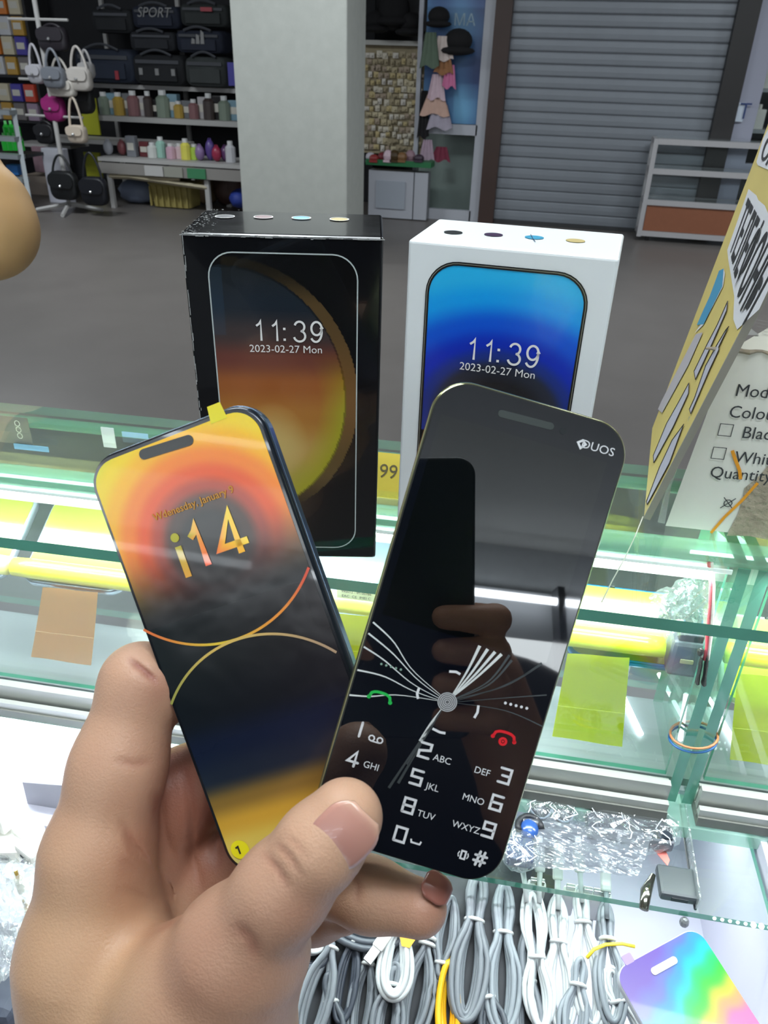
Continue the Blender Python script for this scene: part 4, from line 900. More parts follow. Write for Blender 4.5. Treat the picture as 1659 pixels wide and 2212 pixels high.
kp = mat('key_print', (206, 208, 210), rough=.35); zK = .0008
q0, q1 = f2.px(1083, 894), f2.px(1188, 921); ang = atan2(q1[1]-q0[1], q1[0]-q0[0])
m = MB(); m.add([f2.w(*(np.array(q1)+.0010*np.array([cos(ang-pi/2+pi*k/8), sin(ang-pi/2+pi*k/8)])), .0007) for k in range(9)]+[f2.w(*(np.array(q0)+.0010*np.array([cos(ang+pi/2+pi*k/8), sin(ang+pi/2+pi*k/8)])), .0007) for k in range(9)], [list(range(18))])
m.build('earpiece', mat('earpiece_grey', (44, 52, 50), rough=.5), p2)
disc(f2, f2.px(1215, 932), .0009, .0007).build('camera_dot', mat('camera_dot', (36, 40, 42), rough=.2), p2)
c_ = f2.px(1255, 960); m = MB(); ribbon(f2, [(c_[0]+.0011*a, c_[1]+.0011*b) for a, b in ((-1, .2), (0, 1), (1, .2), (0, -1))], .0006, zK, m, True); m.build('logo_mark', kp, p2)
c_ = f2.px(1290, 969); text('DUOS', f2, c_[0], c_[1], zK, .0033, kp, 'lettering', p2, sx=1.05)
DG = {'0': [[(0, 0), (0, 1), (1, 1), (1, 0), (0, 0)]], '2': [[(0, 1), (1, 1), (1, .58), (0, .42), (0, 0), (1, 0)]], '3': [[(0, 1), (1, 1), (1, 0), (0, 0)], [(.25, .5), (1, .5)]],
      '4': [[(1, .25), (0, .25), (.7, 1), (.7, -.05)]], '5': [[(1, 1), (0, 1), (0, .52), (1, .52), (1, 0), (0, 0)]], '6': [[(1, 1), (0, 1), (0, 0), (1, 0), (1, .5), (0, .5)]],
      '8': [[(0, 0), (0, 1), (1, 1), (1, 0), (0, 0)], [(0, .5), (1, .5)]], '9': [[(1, .5), (0, .5), (0, 1), (1, 1), (1, 0), (0, 0)]], '1': [[(.5, 0), (.5, 1)]], '7': [[(0, 1), (1, 1), (.4, 0)]],
      '#': [[(.25, 0), (.4, 1)], [(.65, 0), (.8, 1)], [(0, .3), (1, .3)], [(.05, .7), (1.05, .7)]]}
keys = [('1', 780, 1574, '', 0, 0), ('2', 918, 1619, 'ABC', 955, 1639), ('3', 1090, 1674, 'DEF', 1041, 1665), ('4', 764, 1636, 'GHI', 802, 1653), ('5', 900, 1677, 'JKL', 934, 1699),
        ('6', 1072, 1732, 'MNO', 1022, 1725), ('8', 883, 1738, 'TUV', 920, 1759), ('9', 1055, 1790, 'WXYZ', 1006, 1785), ('0', 865, 1800, '', 0, 0), ('#', 1036, 1852, '', 0, 0)]
kw, kh = .0030, .0040
for d, x, y, s, sx, sy in keys:
    c_ = f2.px(x, y); m = MB()
    for st in DG[d]:
        w_ = kw*(1.0 if d != '#' else 1.1); pts = [(c_[0]+(a-.5)*w_, c_[1]+(b-.5)*kh) for a, b in st]
        ribbon(f2, pts, .00072, zK, m)
        for p in (pts[0], pts[-1]): disc(f2, p, .00036, zK, m, 8)
    o = m.build('key_digit', kp, p2); o['label'] = 'printed key '+d
    if s: c2 = f2.px(sx, sy); text(s, f2, c2[0], c2[1], zK, .0027, kp, 'key_letters', p2)
c_ = f2.px(812, 1595); m = MB()
for dx in (-.0012, .0012): ribbon(f2, [(c_[0]+dx+.0008*cos(k*.785), c_[1]+.0008*sin(k*.785)) for k in range(8)], .0004, zK, m, True)
ribbon(f2, [(c_[0]-.0012, c_[1]-.0008), (c_[0]+.0012, c_[1]-.0008)], .0004, zK, m); m.build('voicemail_mark', kp, p2)
c_ = f2.px(898, 1816); ribbon(f2, [(c_[0]-.0015, c_[1]+.0005), (c_[0]-.0012, c_[1]-.0004), (c_[0]+.0012, c_[1]-.0004), (c_[0]+.0015, c_[1]+.0005)], .0005, zK).build('space_mark', kp, p2)
c_ = f2.px(1000, 1844); m = MB(); ribbon(f2, [(c_[0]+.0006*a, c_[1]+.0011*b) for a, b in ((-1, -1), (1, -1), (1, 1), (-1, 1))], .0005, zK, m, True)
for a in (-1, 1): ribbon(f2, [(c_[0]+a*.0012, c_[1]-.0008), (c_[0]+a*.0015, c_[1]), (c_[0]+a*.0012, c_[1]+.0008)], .0003, zK, m)
m.build('vibrate_mark', kp, p2)
def handset(cx, cy, m_, nm, hook=False, half=False):
    c_ = f2.px(cx, cy); m = MB(); pts = []
    for k in range(15):
        a = -1+2*k/14
        if half and a < -2: continue
        pts.append((c_[0]+.0031*a, c_[1]+.0011*(1-abs(a)**3)-(.0009 if abs(a) > .9 else 0)))
    ribbon(f2, pts, .0008, zK, m)
    for e in (pts[0], pts[-1]): m2 = disc(f2, e, .0006, zK, m, 10)
    if hook:
        ribbon(f2, [(c_[0]+.0009*cos(k*pi/8), c_[1]-.0016+.0009*sin(k*pi/8)) for k in range(16)], .0007, zK, m, True); disc(f2, (c_[0], c_[1]-.0016), .00035, zK, m, 10)
    m.build(nm, m_, p2)
handset(822, 1503, mat('key_green', (20, 170, 70), rough=.4), 'call_mark'); handset(1089, 1588, mat('key_red', (206, 24, 36), rough=.4), 'hang_up_mark', True)
m = MB()
for k in range(5): c_ = f2.px(1091+11.5*k, 1517+2.8*k); disc(f2, c_, .00042, zK, m, 10)
m.build('menu_dots', kp, p2)
m = MB()
for k in range(5): c_ = f2.px(824+10.5*k, 1433+3.0*k); disc(f2, c_, .00034, zK, m, 10)
m.build('menu_dots', mat('kp_dim', (120, 150, 135), rough=.4), p2)
for pts in ([(970, 1449), (985, 1450), (994, 1455)], [(905, 1485), (901, 1497), (903, 1508)], [(1033, 1522), (1031, 1537), (1024, 1549)], [(934, 1572), (950, 1580), (962, 1582)]):
    ribbon(f2, [f2.px(*p) for p in pts], .0007, zK).build('navigation_mark', kp, p2)
hub = f2.px(966, 1515); silver = mat('foil_silver', (150, 152, 154), rough=.28, metal=.85)
o = disc(f2, hub, .0028, .0007, n=36).build('centre_button', mat('button_silver', (120, 124, 126), rough=.35, metal=.7), p2)
for r_ in (.0026, .0021, .0016, .0011, .0006): ribbon(f2, [(hub[0]+r_*cos(2*pi*k/28), hub[1]+r_*sin(2*pi*k/28)) for k in range(28)], .00018, .0008, closed=True).build('button_groove', mat('groove_grey', (190, 192, 194), rough=.4), o)
rayb = mat('ray_glint', (212, 218, 216), rough=.3, metal=.2); rayd = mat('ray_glint_dim', (70, 76, 78), rough=.4, metal=.3)  # shifting highlights of the radial keypad print, drawn as fixed pale lines
def glint(pts, w0, w1, m_):
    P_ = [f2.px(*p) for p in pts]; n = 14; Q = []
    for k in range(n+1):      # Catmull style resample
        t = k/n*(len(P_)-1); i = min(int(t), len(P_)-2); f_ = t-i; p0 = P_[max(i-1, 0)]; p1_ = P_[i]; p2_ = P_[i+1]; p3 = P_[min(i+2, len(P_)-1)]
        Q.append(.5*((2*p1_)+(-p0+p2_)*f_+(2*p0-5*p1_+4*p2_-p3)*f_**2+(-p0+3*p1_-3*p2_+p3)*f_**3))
    ribbon(f2, Q, [w0+(w1-w0)*k/n for k in range(n+1)], .00066).build('ray_glint', m_, p2)
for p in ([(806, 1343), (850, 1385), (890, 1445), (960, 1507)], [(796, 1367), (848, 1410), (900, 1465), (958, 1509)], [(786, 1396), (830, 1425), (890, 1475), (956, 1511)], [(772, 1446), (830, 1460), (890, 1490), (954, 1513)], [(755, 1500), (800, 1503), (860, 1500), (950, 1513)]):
    glint(p, .0005, .00012, rayb)
for x, y in ((1036, 1394), (1053, 1401), (1069, 1407), (1083, 1412)): glint([(x, y), ((x+970)/2+4, (y+1510)/2), (970, 1510)], .0009, .00025, rayb)
for x, y in ((1100, 1414), (1170, 1432), (1105, 1425)): glint([(x, y), (x*.5+485+18, y*.5+755+10), (972, 1512)], .0007, .00015, rayd)
glint([(908, 1600), (932, 1560), (964, 1518)], .0011, .0003, rayb)
for x, y in ((860, 1690), (840, 1700), (880, 1650)): glint([(x, y), (x*.5+480, y*.5+760), (962, 1520)], .0008, .00015, rayd)
for x, y in ((1180, 1500), (1172, 1568), (1160, 1440)): glint([(x, y), (x*.6+386, y*.4+906), (974, 1516)], .0004, .0001, rayd)
# ================================================================== hand: one continuous surface from a blended distance field
def surface_nets(D, org, h):
    nx, ny, nz = D.shape; S = D < 0
    c = [S[i:nx-1+i, j:ny-1+j, k:nz-1+k] for i in (0, 1) for j in (0, 1) for k in (0, 1)]
    s = np.sum(c, axis=0); act = (s > 0) & (s < 8); idx = -np.ones(act.shape, int); ids = np.argwhere(act); idx[act] = np.arange(len(ids))
    P = np.zeros((len(ids), 3)); Cn = np.zeros(len(ids)); crn = [(i, j, k) for i in (0, 1) for j in (0, 1) for k in (0, 1)]
    for a in range(8):
        for b in range(a+1, 8):
            ca, cb = np.array(crn[a]), np.array(crn[b])
            if abs(ca-cb).sum() != 1: continue
            da = D[tuple((ids+ca).T)]; db = D[tuple((ids+cb).T)]; m = (da < 0) != (db < 0); t = np.where(m, da/(da-db+1e-20), 0)
            P += np.where(m[:, None], ids+ca+(cb-ca)*t[:, None], 0); Cn += m
    P /= Cn[:, None]; Q = []
    for ax in range(3):
        o1, o2 = [(0, 1, 2), (1, 2, 0), (2, 0, 1)][ax][1:]
        A = S; B = np.roll(S, -1, ax); sl = [slice(None)]*3; sl[ax] = slice(0, -1); df = (A != B)[tuple(sl)]; E_ = np.argwhere(df)
        ok = (E_[:, o1] > 0) & (E_[:, o2] > 0) & (E_[:, o1] < D.shape[o1]-1) & (E_[:, o2] < D.shape[o2]-1); E_ = E_[ok]
        def g(d1, d2): e = E_.copy(); e[:, o1] -= d1; e[:, o2] -= d2; return idx[tuple(e.T)]
        q = np.stack([g(0, 0), g(1, 0), g(1, 1), g(0, 1)], 1); inside = S[tuple(E_.T)]
        q[~inside] = q[~inside][:, ::-1]; Q.append(q)
    Q = np.concatenate(Q); Q = Q[(Q >= 0).all(1)]
    return P*h+org, Q
def C3(px, py, d): return np.array([(px-829.5)/F*d, -(py-1106)/F*d, d])
def sdf_mesh(prims, cuts, h, pad=.012):
    """prims: (a, b, ra, rb, k) round cones in camera space; cuts: same, carved out softly"""
    allp = np.array([p for a, b, ra, rb, k in prims for p in (a-max(ra, rb), a+max(ra, rb), b-max(ra, rb), b+max(ra, rb))]); lo = allp.min(0)-pad; hi = allp.max(0)+pad
    n = np.ceil((hi-lo)/h).astype(int)+1; D = np.full(n, .05, np.float32); ax = [lo[i]+h*np.arange(n[i]) for i in range(3)]
    def cone(a, b, ra, rb, m):
        i0 = [max(0, int((min(a[i], b[i])-m-lo[i])/h)) for i in range(3)]; i1 = [min(n[i], int((max(a[i], b[i])+m-lo[i])/h)+2) for i in range(3)]
        X, Y, Z = np.meshgrid(*[ax[i][i0[i]:i1[i]] for i in range(3)], indexing='ij', sparse=True)
        ba = b-a; L = ba@ba+1e-12; t = np.clip(((X-a[0])*ba[0]+(Y-a[1])*ba[1]+(Z-a[2])*ba[2])/L, 0, 1)
        d = np.sqrt((X-a[0]-t*ba[0])**2+(Y-a[1]-t*ba[1])**2+(Z-a[2]-t*ba[2])**2)-(ra+(rb-ra)*t)
        return tuple(slice(i0[i], i1[i]) for i in range(3)), d
    for a, b, ra, rb, k in prims:
        sl, d = cone(a, b, ra, rb, max(ra, rb)+.02); o = D[sl]; hh = np.clip(.5+.5*(o-d)/k, 0, 1); D[sl] = o*(1-hh)+d*hh-k*hh*(1-hh)
    for a, b, ra, rb, k in cuts:
        sl, d = cone(a, b, ra, rb, max(ra, rb)+.012); o = D[sl]; d = -d; hh = np.clip(.5-.5*(o-d)/k, 0, 1); D[sl] = o*(1-hh)+d*hh+k*hh*(1-hh)
    for _ in range(1):
        for a_ in range(3): D = (np.roll(D, 1, a_)+2*D+np.roll(D, -1, a_))/4
    return surface_nets(D, lo, h)
Bc = np.stack([cR, -0*cR+cU, cf], 1)
def c2w(P): return CAM+P@Bc.T
def chain(pts, k=.006):
    o = []
    for (a, ra), (b, rb) in zip(pts, pts[1:]): o.append((C3(*a), C3(*b), ra, rb, k))
    return o
pr = []
# forearm, wrist, palm
pr += chain([((60, 3600, .30), .034), ((190, 2750, .262), .030), ((270, 2330, .248), .029)], .012)
pr += chain([((232, 2290, .243), .0270), ((205, 2060, .240), .0215), ((212, 1850, .240), .0158)], .010)        # index metacarpal
pr += chain([((330, 2250, .262), .026), ((300, 2050, .268), .022), ((280, 1900, .268), .018)], .012)             # palm body
pr += chain([((430, 2280, .275), .022), ((420, 2080, .280), .018), ((400, 1930, .280), .015)], .012)
# index
pr += chain([((212, 1850, .240), .0160), ((255, 1660, .2425), .0136), ((306, 1478, .2465), .0125)], .008)
pr += chain([((306, 1478, .2465), .0124), ((420, 1470, .2540), .0108), ((520, 1530, .2560), .0098), ((590, 1600, .2530), .0086)], .005)
# middle
pr += chain([((300, 1880, .268), .0165), ((395, 1712, .268), .0140), ((510, 1640, .266), .0125), ((640, 1690, .262), .0110), ((740, 1760, .256), .0090)], .007)
# ring with the visible tip
pr += chain([((330, 1990, .275), .0160), ((470, 1880, .275), .0130), ((640, 1880, .262), .0120)], .008)
pr += chain([((640, 1880, .262), .0120), ((800, 1932, .2430), .0103), ((905, 1962, .2345), .0086)], .006)
# little
pr += chain([((370, 2100, .285), .0150), ((520, 1985, .285), .0118), ((680, 1965, .272), .0105), ((740, 1960, .262), .0088)], .006)
# thumb with its root
pr += chain([((330, 2290, .235), .0265), ((430, 2170, .218), .0205), ((505, 2050, .206), .0150)], .012)
pr += chain([((505, 2050, .206), .0150), ((610, 1922, .197), .0114), ((690, 1828, .1935), .0106)], .006)
pr += chain([((690, 1828, .1935), .0106), ((745, 1765, .1935), .0096)], .004)
pr += chain([((480, 2230, .222), .018), ((560, 2060, .209), .0120)], .012)
pr += chain([((500, 2420, .236), .018), ((520, 2250, .224), .0135)], .012)
ct_ = []
V, Q = sdf_mesh(pr, ct_, .00095)
folds = [([(255, 1765), (285, 1830), (330, 1890), (380, 1935), (425, 1962)], 11, .0020, .255), ([(262, 1915), (320, 1950), (400, 1970)], 9, .0012, .25), ([(272, 1420), (305, 1446), (345, 1480)], 8, .0012, .245),
         ([(588, 1815), (625, 1850), (656, 1902)], 8, .0006, .2), ([(562, 1838), (600, 1878), (628, 1928)], 8, .0006, .2), ([(612, 1800), (645, 1830), (672, 1868)], 7, .0004, .2), ([(270, 2018), (345, 2006), (400, 1984)], 8, .0007, .23),
         ([(395, 1650), (414, 1760), (412, 1850), (442, 1935)], 9, .0014, .30), ([(335, 1700), (350, 1800), (385, 1900)], 13, .0012, .30), ([(450, 1700), (462, 1790), (470, 1880)], 10, .0010, .30), ([(240, 1640), (290, 1652), (335, 1640)], 11, .0005, .235), ([(760, 1880), (775, 1915), (770, 1965)], 9, .0006, .25), ([(500, 1990), (540, 2030), (560, 2080)], 16, .0006, .20), ([(255, 1850), (300, 1895), (330, 1930)], 14, .0008, .24)]
PXv = np.stack([829.5+F*V[:, 0]/V[:, 2], 1106-F*V[:, 1]/V[:, 2]], 1); FK = np.zeros(len(V))
for pts, wd, am, dm in folds:
    g = np.zeros(len(V))
    ns = len(pts)-1
    for q_, (a, b) in enumerate(zip(pts, pts[1:])):
        a = np.array(a, float); b = np.array(b, float); tt = np.clip((PXv-a)@(b-a)/((b-a)@(b-a)), 0, 1); dd = np.sqrt(((PXv-a-tt[:, None]*(b-a))**2).sum(1)); T_ = (q_+tt)/ns
        g = np.maximum(g, np.exp(-(dd/wd)**2)*np.clip(np.minimum(T_, 1-T_)*3.2, 0, 1))
    g *= (V[:, 2] < dm); V[:, 2] += am*g; FK = np.maximum(FK, g*min(1, am/.0012))
# colour: warm tan, redder in the palm and creases, with their shade painted in
rg = np.random.RandomState(3)
def blob(c, s): return np.exp(-((V-C3(*c))**2).sum(1)/(2*s*s))
base = np.array(lin((190, 152, 126))); red = np.array(lin((136, 76, 66))); tan = np.array(lin((184, 148, 114))); pal = np.array(lin((196, 156, 128)))
k = np.clip(1.0*blob((400, 1800, .262), .021)+.55*blob((340, 1640, .25), .010)+.7*blob((330, 1890, .235), .010)+.75*blob((330, 1950, .226), .009)+.25*blob((420, 2080, .20), .012)+.45*blob((930, 1950, .23), .007)+.3*blob((650, 1950, .19), .008)+.35*blob((350, 1480, .236), .006)+.18*blob((480, 2110, .195), .015), 0, .85)
k = np.clip(k+.7*FK, 0, .9)
wob = sum(np.sin(V@np.array(w_)+p_) for w_, p_ in (((310, 190, 240), 0), ((-170, 420, 130), 1), ((520, -260, 330), 2), ((90, 60, 40), 3)))/4
k = np.clip(k+.07*wob+.05, 0, .9)
k2 = np.clip(blob((150, 2150, .225), .03), 0, .7); k3 = np.clip(.8*blob((810, 1700, .19), .006)+.3*blob((690, 1800, .185), .01), 0, .8)
col = base*(1-k[:, None])+red*k[:, None]; col = col*(1-k2[:, None])+tan*k2[:, None]; col = col*(1-k3[:, None])+pal*k3[:, None]
skin = mat('skin', rough=.46, vcol=True, sss=.12, bump=.16, bscale=1300, spec=.35)
Vw = c2w(V)
hand = thing('person', 'person reaching in from below, bare left hand pinching the two phones with the thumb', 'person', tuple(c2w(C3(300, 2330, .25))))
mesh('hand', Vw, Q[:, ::-1], skin, hand, smooth=True, cols=col)
# nails
def nail(c, ax_t, wid, ln, d, lift, name, mm, tilt=(0, 0)):
    """curved plate on the finger: c centre pixel, ax_t pixel of the tip direction"""
    c3 = C3(*c, d); t3 = C3(*ax_t, d)-c3; t3 /= np.linalg.norm(t3); n3 = np.array([tilt[0], tilt[1], -1.]); n3 -= t3*(n3@t3); n3 /= np.linalg.norm(n3); s3 = np.cross(t3, n3)
    Vn = []; nu, nv = 12, 12
    for sgn in (0, 1):
        for j in range(nv+1):
            v = -1+2*j/nv; hw = wid/2*min(1, sqrt(max(0, 1-max(0, (v-.2)/.8)**2*.72))*sqrt(max(0, 1-max(0, (-v-.35)/.65)**2*.8)))
            for i in range(nu+1):
                u = -1+2*i/nu; x = hw*u; Rn = wid*.95; zc = -(Rn-sqrt(max(1e-9, Rn*Rn-x*x)))-.0012*max(0, v)**2-.0008*max(0, -v)**2-sgn*.0005
                Vn.append(c3+s3*x+t3*ln/2*v+n3*(lift+zc))
    n1 = (nu+1)*(nv+1); Fn = []
    for j in range(nv):
        for i in range(nu): q = j*(nu+1)+i; Fn += [[q, q+1, q+nu+2, q+nu+1], [n1+q, n1+q+nu+1, n1+q+nu+2, n1+q+1]]
    for j in range(nv): q = j*(nu+1); Fn += [[q, q+nu+1, n1+q+nu+1, n1+q], [q+nu, n1+q+nu, n1+q+2*nu+1, q+2*nu+1]]
    for i in range(nu): q = i; Fn.append([q, n1+q, n1+q+1, q+1]); q = nv*(nu+1)+i; Fn.append([q, q+1, n1+q+1, n1+q])
    Vn = np.array(Vn); cc = []
    for p in Vn:
        v = (p-c3)@t3/(ln/2); u = (p-c3)@s3/(wid/2)
        cc.append(lin(ramp(v+.35*u*u, [(-1, (206, 180, 168)), (-.45, (206, 182, 172)), (-.28, (184, 132, 120)), (.7, (190, 138, 124)), (1.1, (206, 164, 142))]))) 
    return mesh(name, c2w(Vn), Fn, mm, hand, smooth=True, cols=np.array(cc))
nm = mat('nail', rough=.28, vcol=True, coat=.3, sss=.1)
nail((748, 1774), (806, 1716), .0148, .0152, .1935, .0104, 'thumb_nail', nm, tilt=(0, 0))
nail((925, 1922), (985, 1965), .0085, .0095, .2345, .0080, 'finger_nail', mat('nail_dark', (150, 96, 84), rough=.3, coat=.3), tilt=(.25, .75))
# elbow of another person on the far side of the counter
pr = []
D0 = .80
pr += chain([((-620, -500, 1.0), .075), ((-230, 190, .9), .058), ((-42, 470, D0), .050)], .02)
pr += chain([((-42, 470, D0), .052), ((-20, 500, D0), .046)], .02)
pr += chain([((-60, 500, D0), .045), ((-420, 660, .86), .040), ((-900, 820, .95), .034)], .02)
ct2 = []
for a, b in (((-60, 472), (40, 475)), ((-60, 535), (55, 525)), ((-60, 556), (45, 548))): ct2.append((C3(*a, D0-.049), C3(*b, D0-.043), .004, .004, .010))
V, Q = sdf_mesh(pr, ct2, .005, .03)
tn = np.array(lin((168, 134, 92))); c_ = np.tile(tn, (len(V), 1))*(1+.05*np.sin(V[:, :1]*90+V[:, 1:2]*70))
o = mesh('person', c2w(V), Q[:, ::-1], mat('skin_far', rough=.55, vcol=True, sss=.05, spec=.3), smooth=True, cols=c_)
tag(o, 'bent bare elbow of a person standing beyond the counter at the left edge', 'person')

# the viewer's own phone and hand, mirrored in the dark screen
vf = Frame(CAM-cf*.006, cR, cU)
vp = thing('mobile_phone', 'dark phone the viewer holds up, seen mirrored in the blank screen', 'phone', tuple(CAM-cf*.01-cU*.14))
plate('body', Frame(vf.w(.000, -.062), vf.x, vf.y), .076, .160, .010, -.004, .004, mat('viewer_phone', (30, 42, 40), rough=.35), vp, ch=.0015, smooth=True)
plate('camera_bump', Frame(vf.w(-.010, .0, 0), vf.x, vf.y), .028, .030, .007, .0040, .0048, mat('viewer_bump', (14, 16, 18), rough=.2), vp)
pr = []
def K(x, y, z): return np.array([x, y, z])
pr += [(K(.19, -.48, -.16), K(.075, -.20, -.05), .036, .027, .015), (K(.075, -.20, -.05), K(.045, -.115, -.030), .027, .024, .012)]
for j in range(4): pr += [(K(.040, -.075-.019*j, -.022), K(.050, -.072-.019*j, .001), .0085, .0082, .004), (K(.050, -.072-.019*j, .001), K(.020, -.070-.019*j, .0065), .0082, .007, .004)]
pr += [(K(.0, -.11, -.020), K(-.034, -.085, -.008), .013, .010, .008), (K(-.034, -.085, -.008), K(-.038, -.055, .0), .010, .0085, .004)]
V, Q = sdf_mesh(pr, [], .0026)
o = mesh('person', c2w(V), Q[:, ::-1], skin, smooth=True, cols=np.tile(np.array(lin((186, 140, 112))), (len(V), 1))); hb = o
m = MB(); m.ball(c2w(np.array([.04, -.40, -.40])), (.27, .17, .22), 20, 14); m.ball(c2w(np.array([-.18, -.42, -.40])), (.12, .13, .16), 14, 10); m.build('shirt', mat('black_shirt', (20, 21, 24), rough=.9), o, True)
tag(o, 'right hand and forearm of the viewer, mirrored in the blank screen', 'person')
# ================================================================== goods inside the cases
sil = mat('phone_rim', (196, 202, 216), rough=.2, metal=.7); oliv = mat('screen_film_olive', (132, 140, 62), rough=.15, coat=.6, noise=.25, nscale=14)
def case_phone(s0, s1, label, face, rim, v0=.404, z0=1.068, v1=.468, z1=1.1035, mark=None, body=(80, 84, 96)):
    s = (s0+s1)/2; w = s1-s0; lo_ = cp(s, v0, z0); hi_ = cp(s, v1, z1); L_ = np.linalg.norm(hi_-lo_)
    fr = Frame((lo_+hi_)/2, cu, hi_-lo_); t = thing('display_phone', label, 'phone', tuple(lo_), 'phones lying in the showcase')
    plate('body', fr, w, L_, .011, -.008, 0, rim, t, ch=.0022, n=8, smooth=True)
    plate('face', fr, w-.004, L_-.004, .0095, -.0002, .0004, face, t, n=8)
    plate('speaker', Frame(fr.w(w*-.12, L_/2-.0012, 0), fr.x, fr.z), .003, .003, .0014, -.0006, .0006, mat('hole_dark', (30, 34, 40)), t, n=4)
    return t, fr, w, L_
PX = lambda x, y, v: (onv(x, y, v)@cu)
a = PX(88, 1090, .465); b = PX(120, 1090, .465); c = PX(870, 1200, .45)
case_phone(a-.078, a, 'silver rimmed display phone at the left edge with an olive screen film', oliv, sil)
case_phone(b, b+.078, 'silver rimmed display phone half hidden behind the sticker phone', oliv, sil)
gy = mat('screen_grey', (120, 134, 152), rough=.15, coat=.6)
s_ = PX(700, 1240, .42); case_phone(s_-.025, s_+.062, 'blue grey display phone under the black phone box', gy, mat('rim_bluegrey', (120, 140, 168), rough=.25, metal=.5), z0=1.06, z1=1.10)
s_ = PX(1500, 1262, .44); case_phone(s_-.078, s_, 'olive display phone with a blue rim right of the keypad phone', oliv, mat('rim_blue', (20, 130, 190), rough=.2, metal=.4), v0=.404, z0=1.066, v1=.452, z1=1.092)
s_ = PX(1590, 1300, .42); t_, fr, w, L_ = case_phone(s_+.004, s_+.082, 'lime green display phone at the right edge with a white top', mat('screen_lime', (150, 186, 50), rough=.25, coat=.5), mat('rim_white', (206, 212, 216), rough=.3), v0=.404, z0=1.045, v1=.450, z1=1.083)
text('РС', fr, -w/2+.017, L_/2-.018, .0008, .011, mat('lime_dark', (110, 140, 50)), 'lettering', t_); text('В', fr, -w/2+.020, L_/2-.032, .0008, .011, mat('lime_dark'), 'lettering', t_)
# silver / grey partition between display phones (holders)
def holder(sa, sb, zc, label, m, zoff=0):
    t = thing('label_holder', label, 'holder', tuple(cp((sa+sb)/2, .4, zc)), 'yellow holders under the display phones')
    MB().tube([cp(sa+(sb-sa)*k/10, .4062, zc) for k in range(11)], [.0068]+[.0072]*9+[.0068], 14).build('roll', m, t, True)
    return t
yl = mat('yellow_film', (238, 222, 70), rough=.25, coat=.4, sss=0); yl2 = mat('yellow_film_lime', (232, 236, 60), rough=.25, coat=.4)
def note(TL, TR, BL, BR, c, label):
    P0, P1_, P2_, P3 = [onv(x, y, .3990) for x, y in (TL, TR, BL, BR)]; V = []; nx_, ny_ = 8, 10
    for sg in (0, 1):
        for j in range(ny_+1):
            for i in range(nx_+1): u = i/nx_; w_ = j/ny_; V.append((P0*(1-u)+P1_*u)*(1-w_)+(P2_*(1-u)+P3*u)*w_+cv*(-.0005+.0012*sin(w_*2.2)+sg*.0003+.0004*sin(u*6)))
    n1 = (nx_+1)*(ny_+1); Fc = []
    for j in range(ny_):
        for i in range(nx_): q = j*(nx_+1)+i; Fc += [[q, q+1, q+nx_+2, q+nx_+1], [n1+q, n1+q+nx_+1, n1+q+nx_+2, n1+q+1]]
    o = mesh('price_note', V, Fc, film('note_paper%d' % c[2], haze=1.0, hazecol=c), smooth=True); tag(o, label, 'note', 'blank price notes hanging in the showcase')
    A1 = P0*.4+P2_*.6-cv*.0007; B1 = P1_*.4+P3*.6-cv*.0007; MB().tube([A1, (A1+B1)/2, B1], .00022, 4).build('fold', mat('fold%d' % c[2], tuple(int(v*.93) for v in c)), o)
    return P0@cu, P1_@cu, (P0[2]+P1_[2])/2
sa, sb, z1_ = note((93, 1268), (212, 1279), (66, 1420), (196, 1438), (252, 206, 150), 'pale orange note hanging from the yellow roll at the left')
holder(onv(22, 1240, .4)@cu, sb+.09, z1_+.0085, 'long yellow roll above the orange note', yl)
holder(onv(22, 1240, .4)@cu-.12, onv(22, 1240, .4)@cu-.004, z1_+.0085, 'pale yellow roll at the left edge of the showcase', mat('yellow_pale', (242, 230, 150), rough=.3))
sa, sb, z1_ = note((1226, 1411), (1360, 1420), (1193, 1592), (1344, 1614), (246, 252, 74), 'lime yellow note hanging right of the keypad phone')
holder(onv(1205, 1380, .4)@cu-.05, onv(1440, 1400, .4)@cu, z1_+.0075, 'glossy yellow roll right of the keypad phone', yl2)
sa, sb, z1_ = note((1593, 1455), (1730, 1466), (1577, 1642), (1722, 1662), (248, 250, 70), 'yellow note hanging at the right edge')
holder(onv(1572, 1420, .4)@cu, onv(1572, 1420, .4)@cu+.13, z1_+.0085, 'yellow roll above the note at the right edge', mat('yellow_film_warm', (246, 226, 50), rough=.25, coat=.4))
sa, sb, z1_ = note((715, 1325), (800, 1330), (700, 1450), (790, 1456), (240, 240, 80), 'bright yellow note seen between the two held phones')
holder(onv(640, 1310, .4)@cu, onv(860, 1310, .4)@cu, z1_+.004, 'bright yellow roll seen between the two held phones', mat('yellow_bright', (246, 240, 110), rough=.3))
# printed label strip and yellow card seen between the boxes
t_ = thing('label_strip', 'white printed label strip under the blue grey display phone', 'label', tuple(onv(768, 1285, .40))); fr = Frame(onv(770, 1284, .3985), cu, cz)
plate('strip', fr, .026, .0085, .0004, 0, .0004, mat('label_paper', (212, 214, 176), rough=.6), t_, n=2); text('990012 - IM 00786', fr, 0, .0016, .0006, .0026, dark, 'lettering', t_); text('EAC  CE  IMEI C', fr, 0, -.002, .0006, .0028, dark, 'lettering', t_)
t_ = thing('price_card', 'yellow card with pen digits lying between the two phone boxes', 'card', tuple(cp(PX(840, 1030, .43), .43, 1.13)))
pz = onv(838, 1027, .425); fr = Frame(pz, cu, cv*.75+cz*.66); plate('card', fr, .024, .030, .0004, 0, .0004, mat('card_yellow', (230, 206, 66), rough=.6), t_, n=2); text('99', fr, 0, .002, .0006, .0135, mat('pen_olive', (90, 80, 30)), 'lettering', t_, sx=.9)
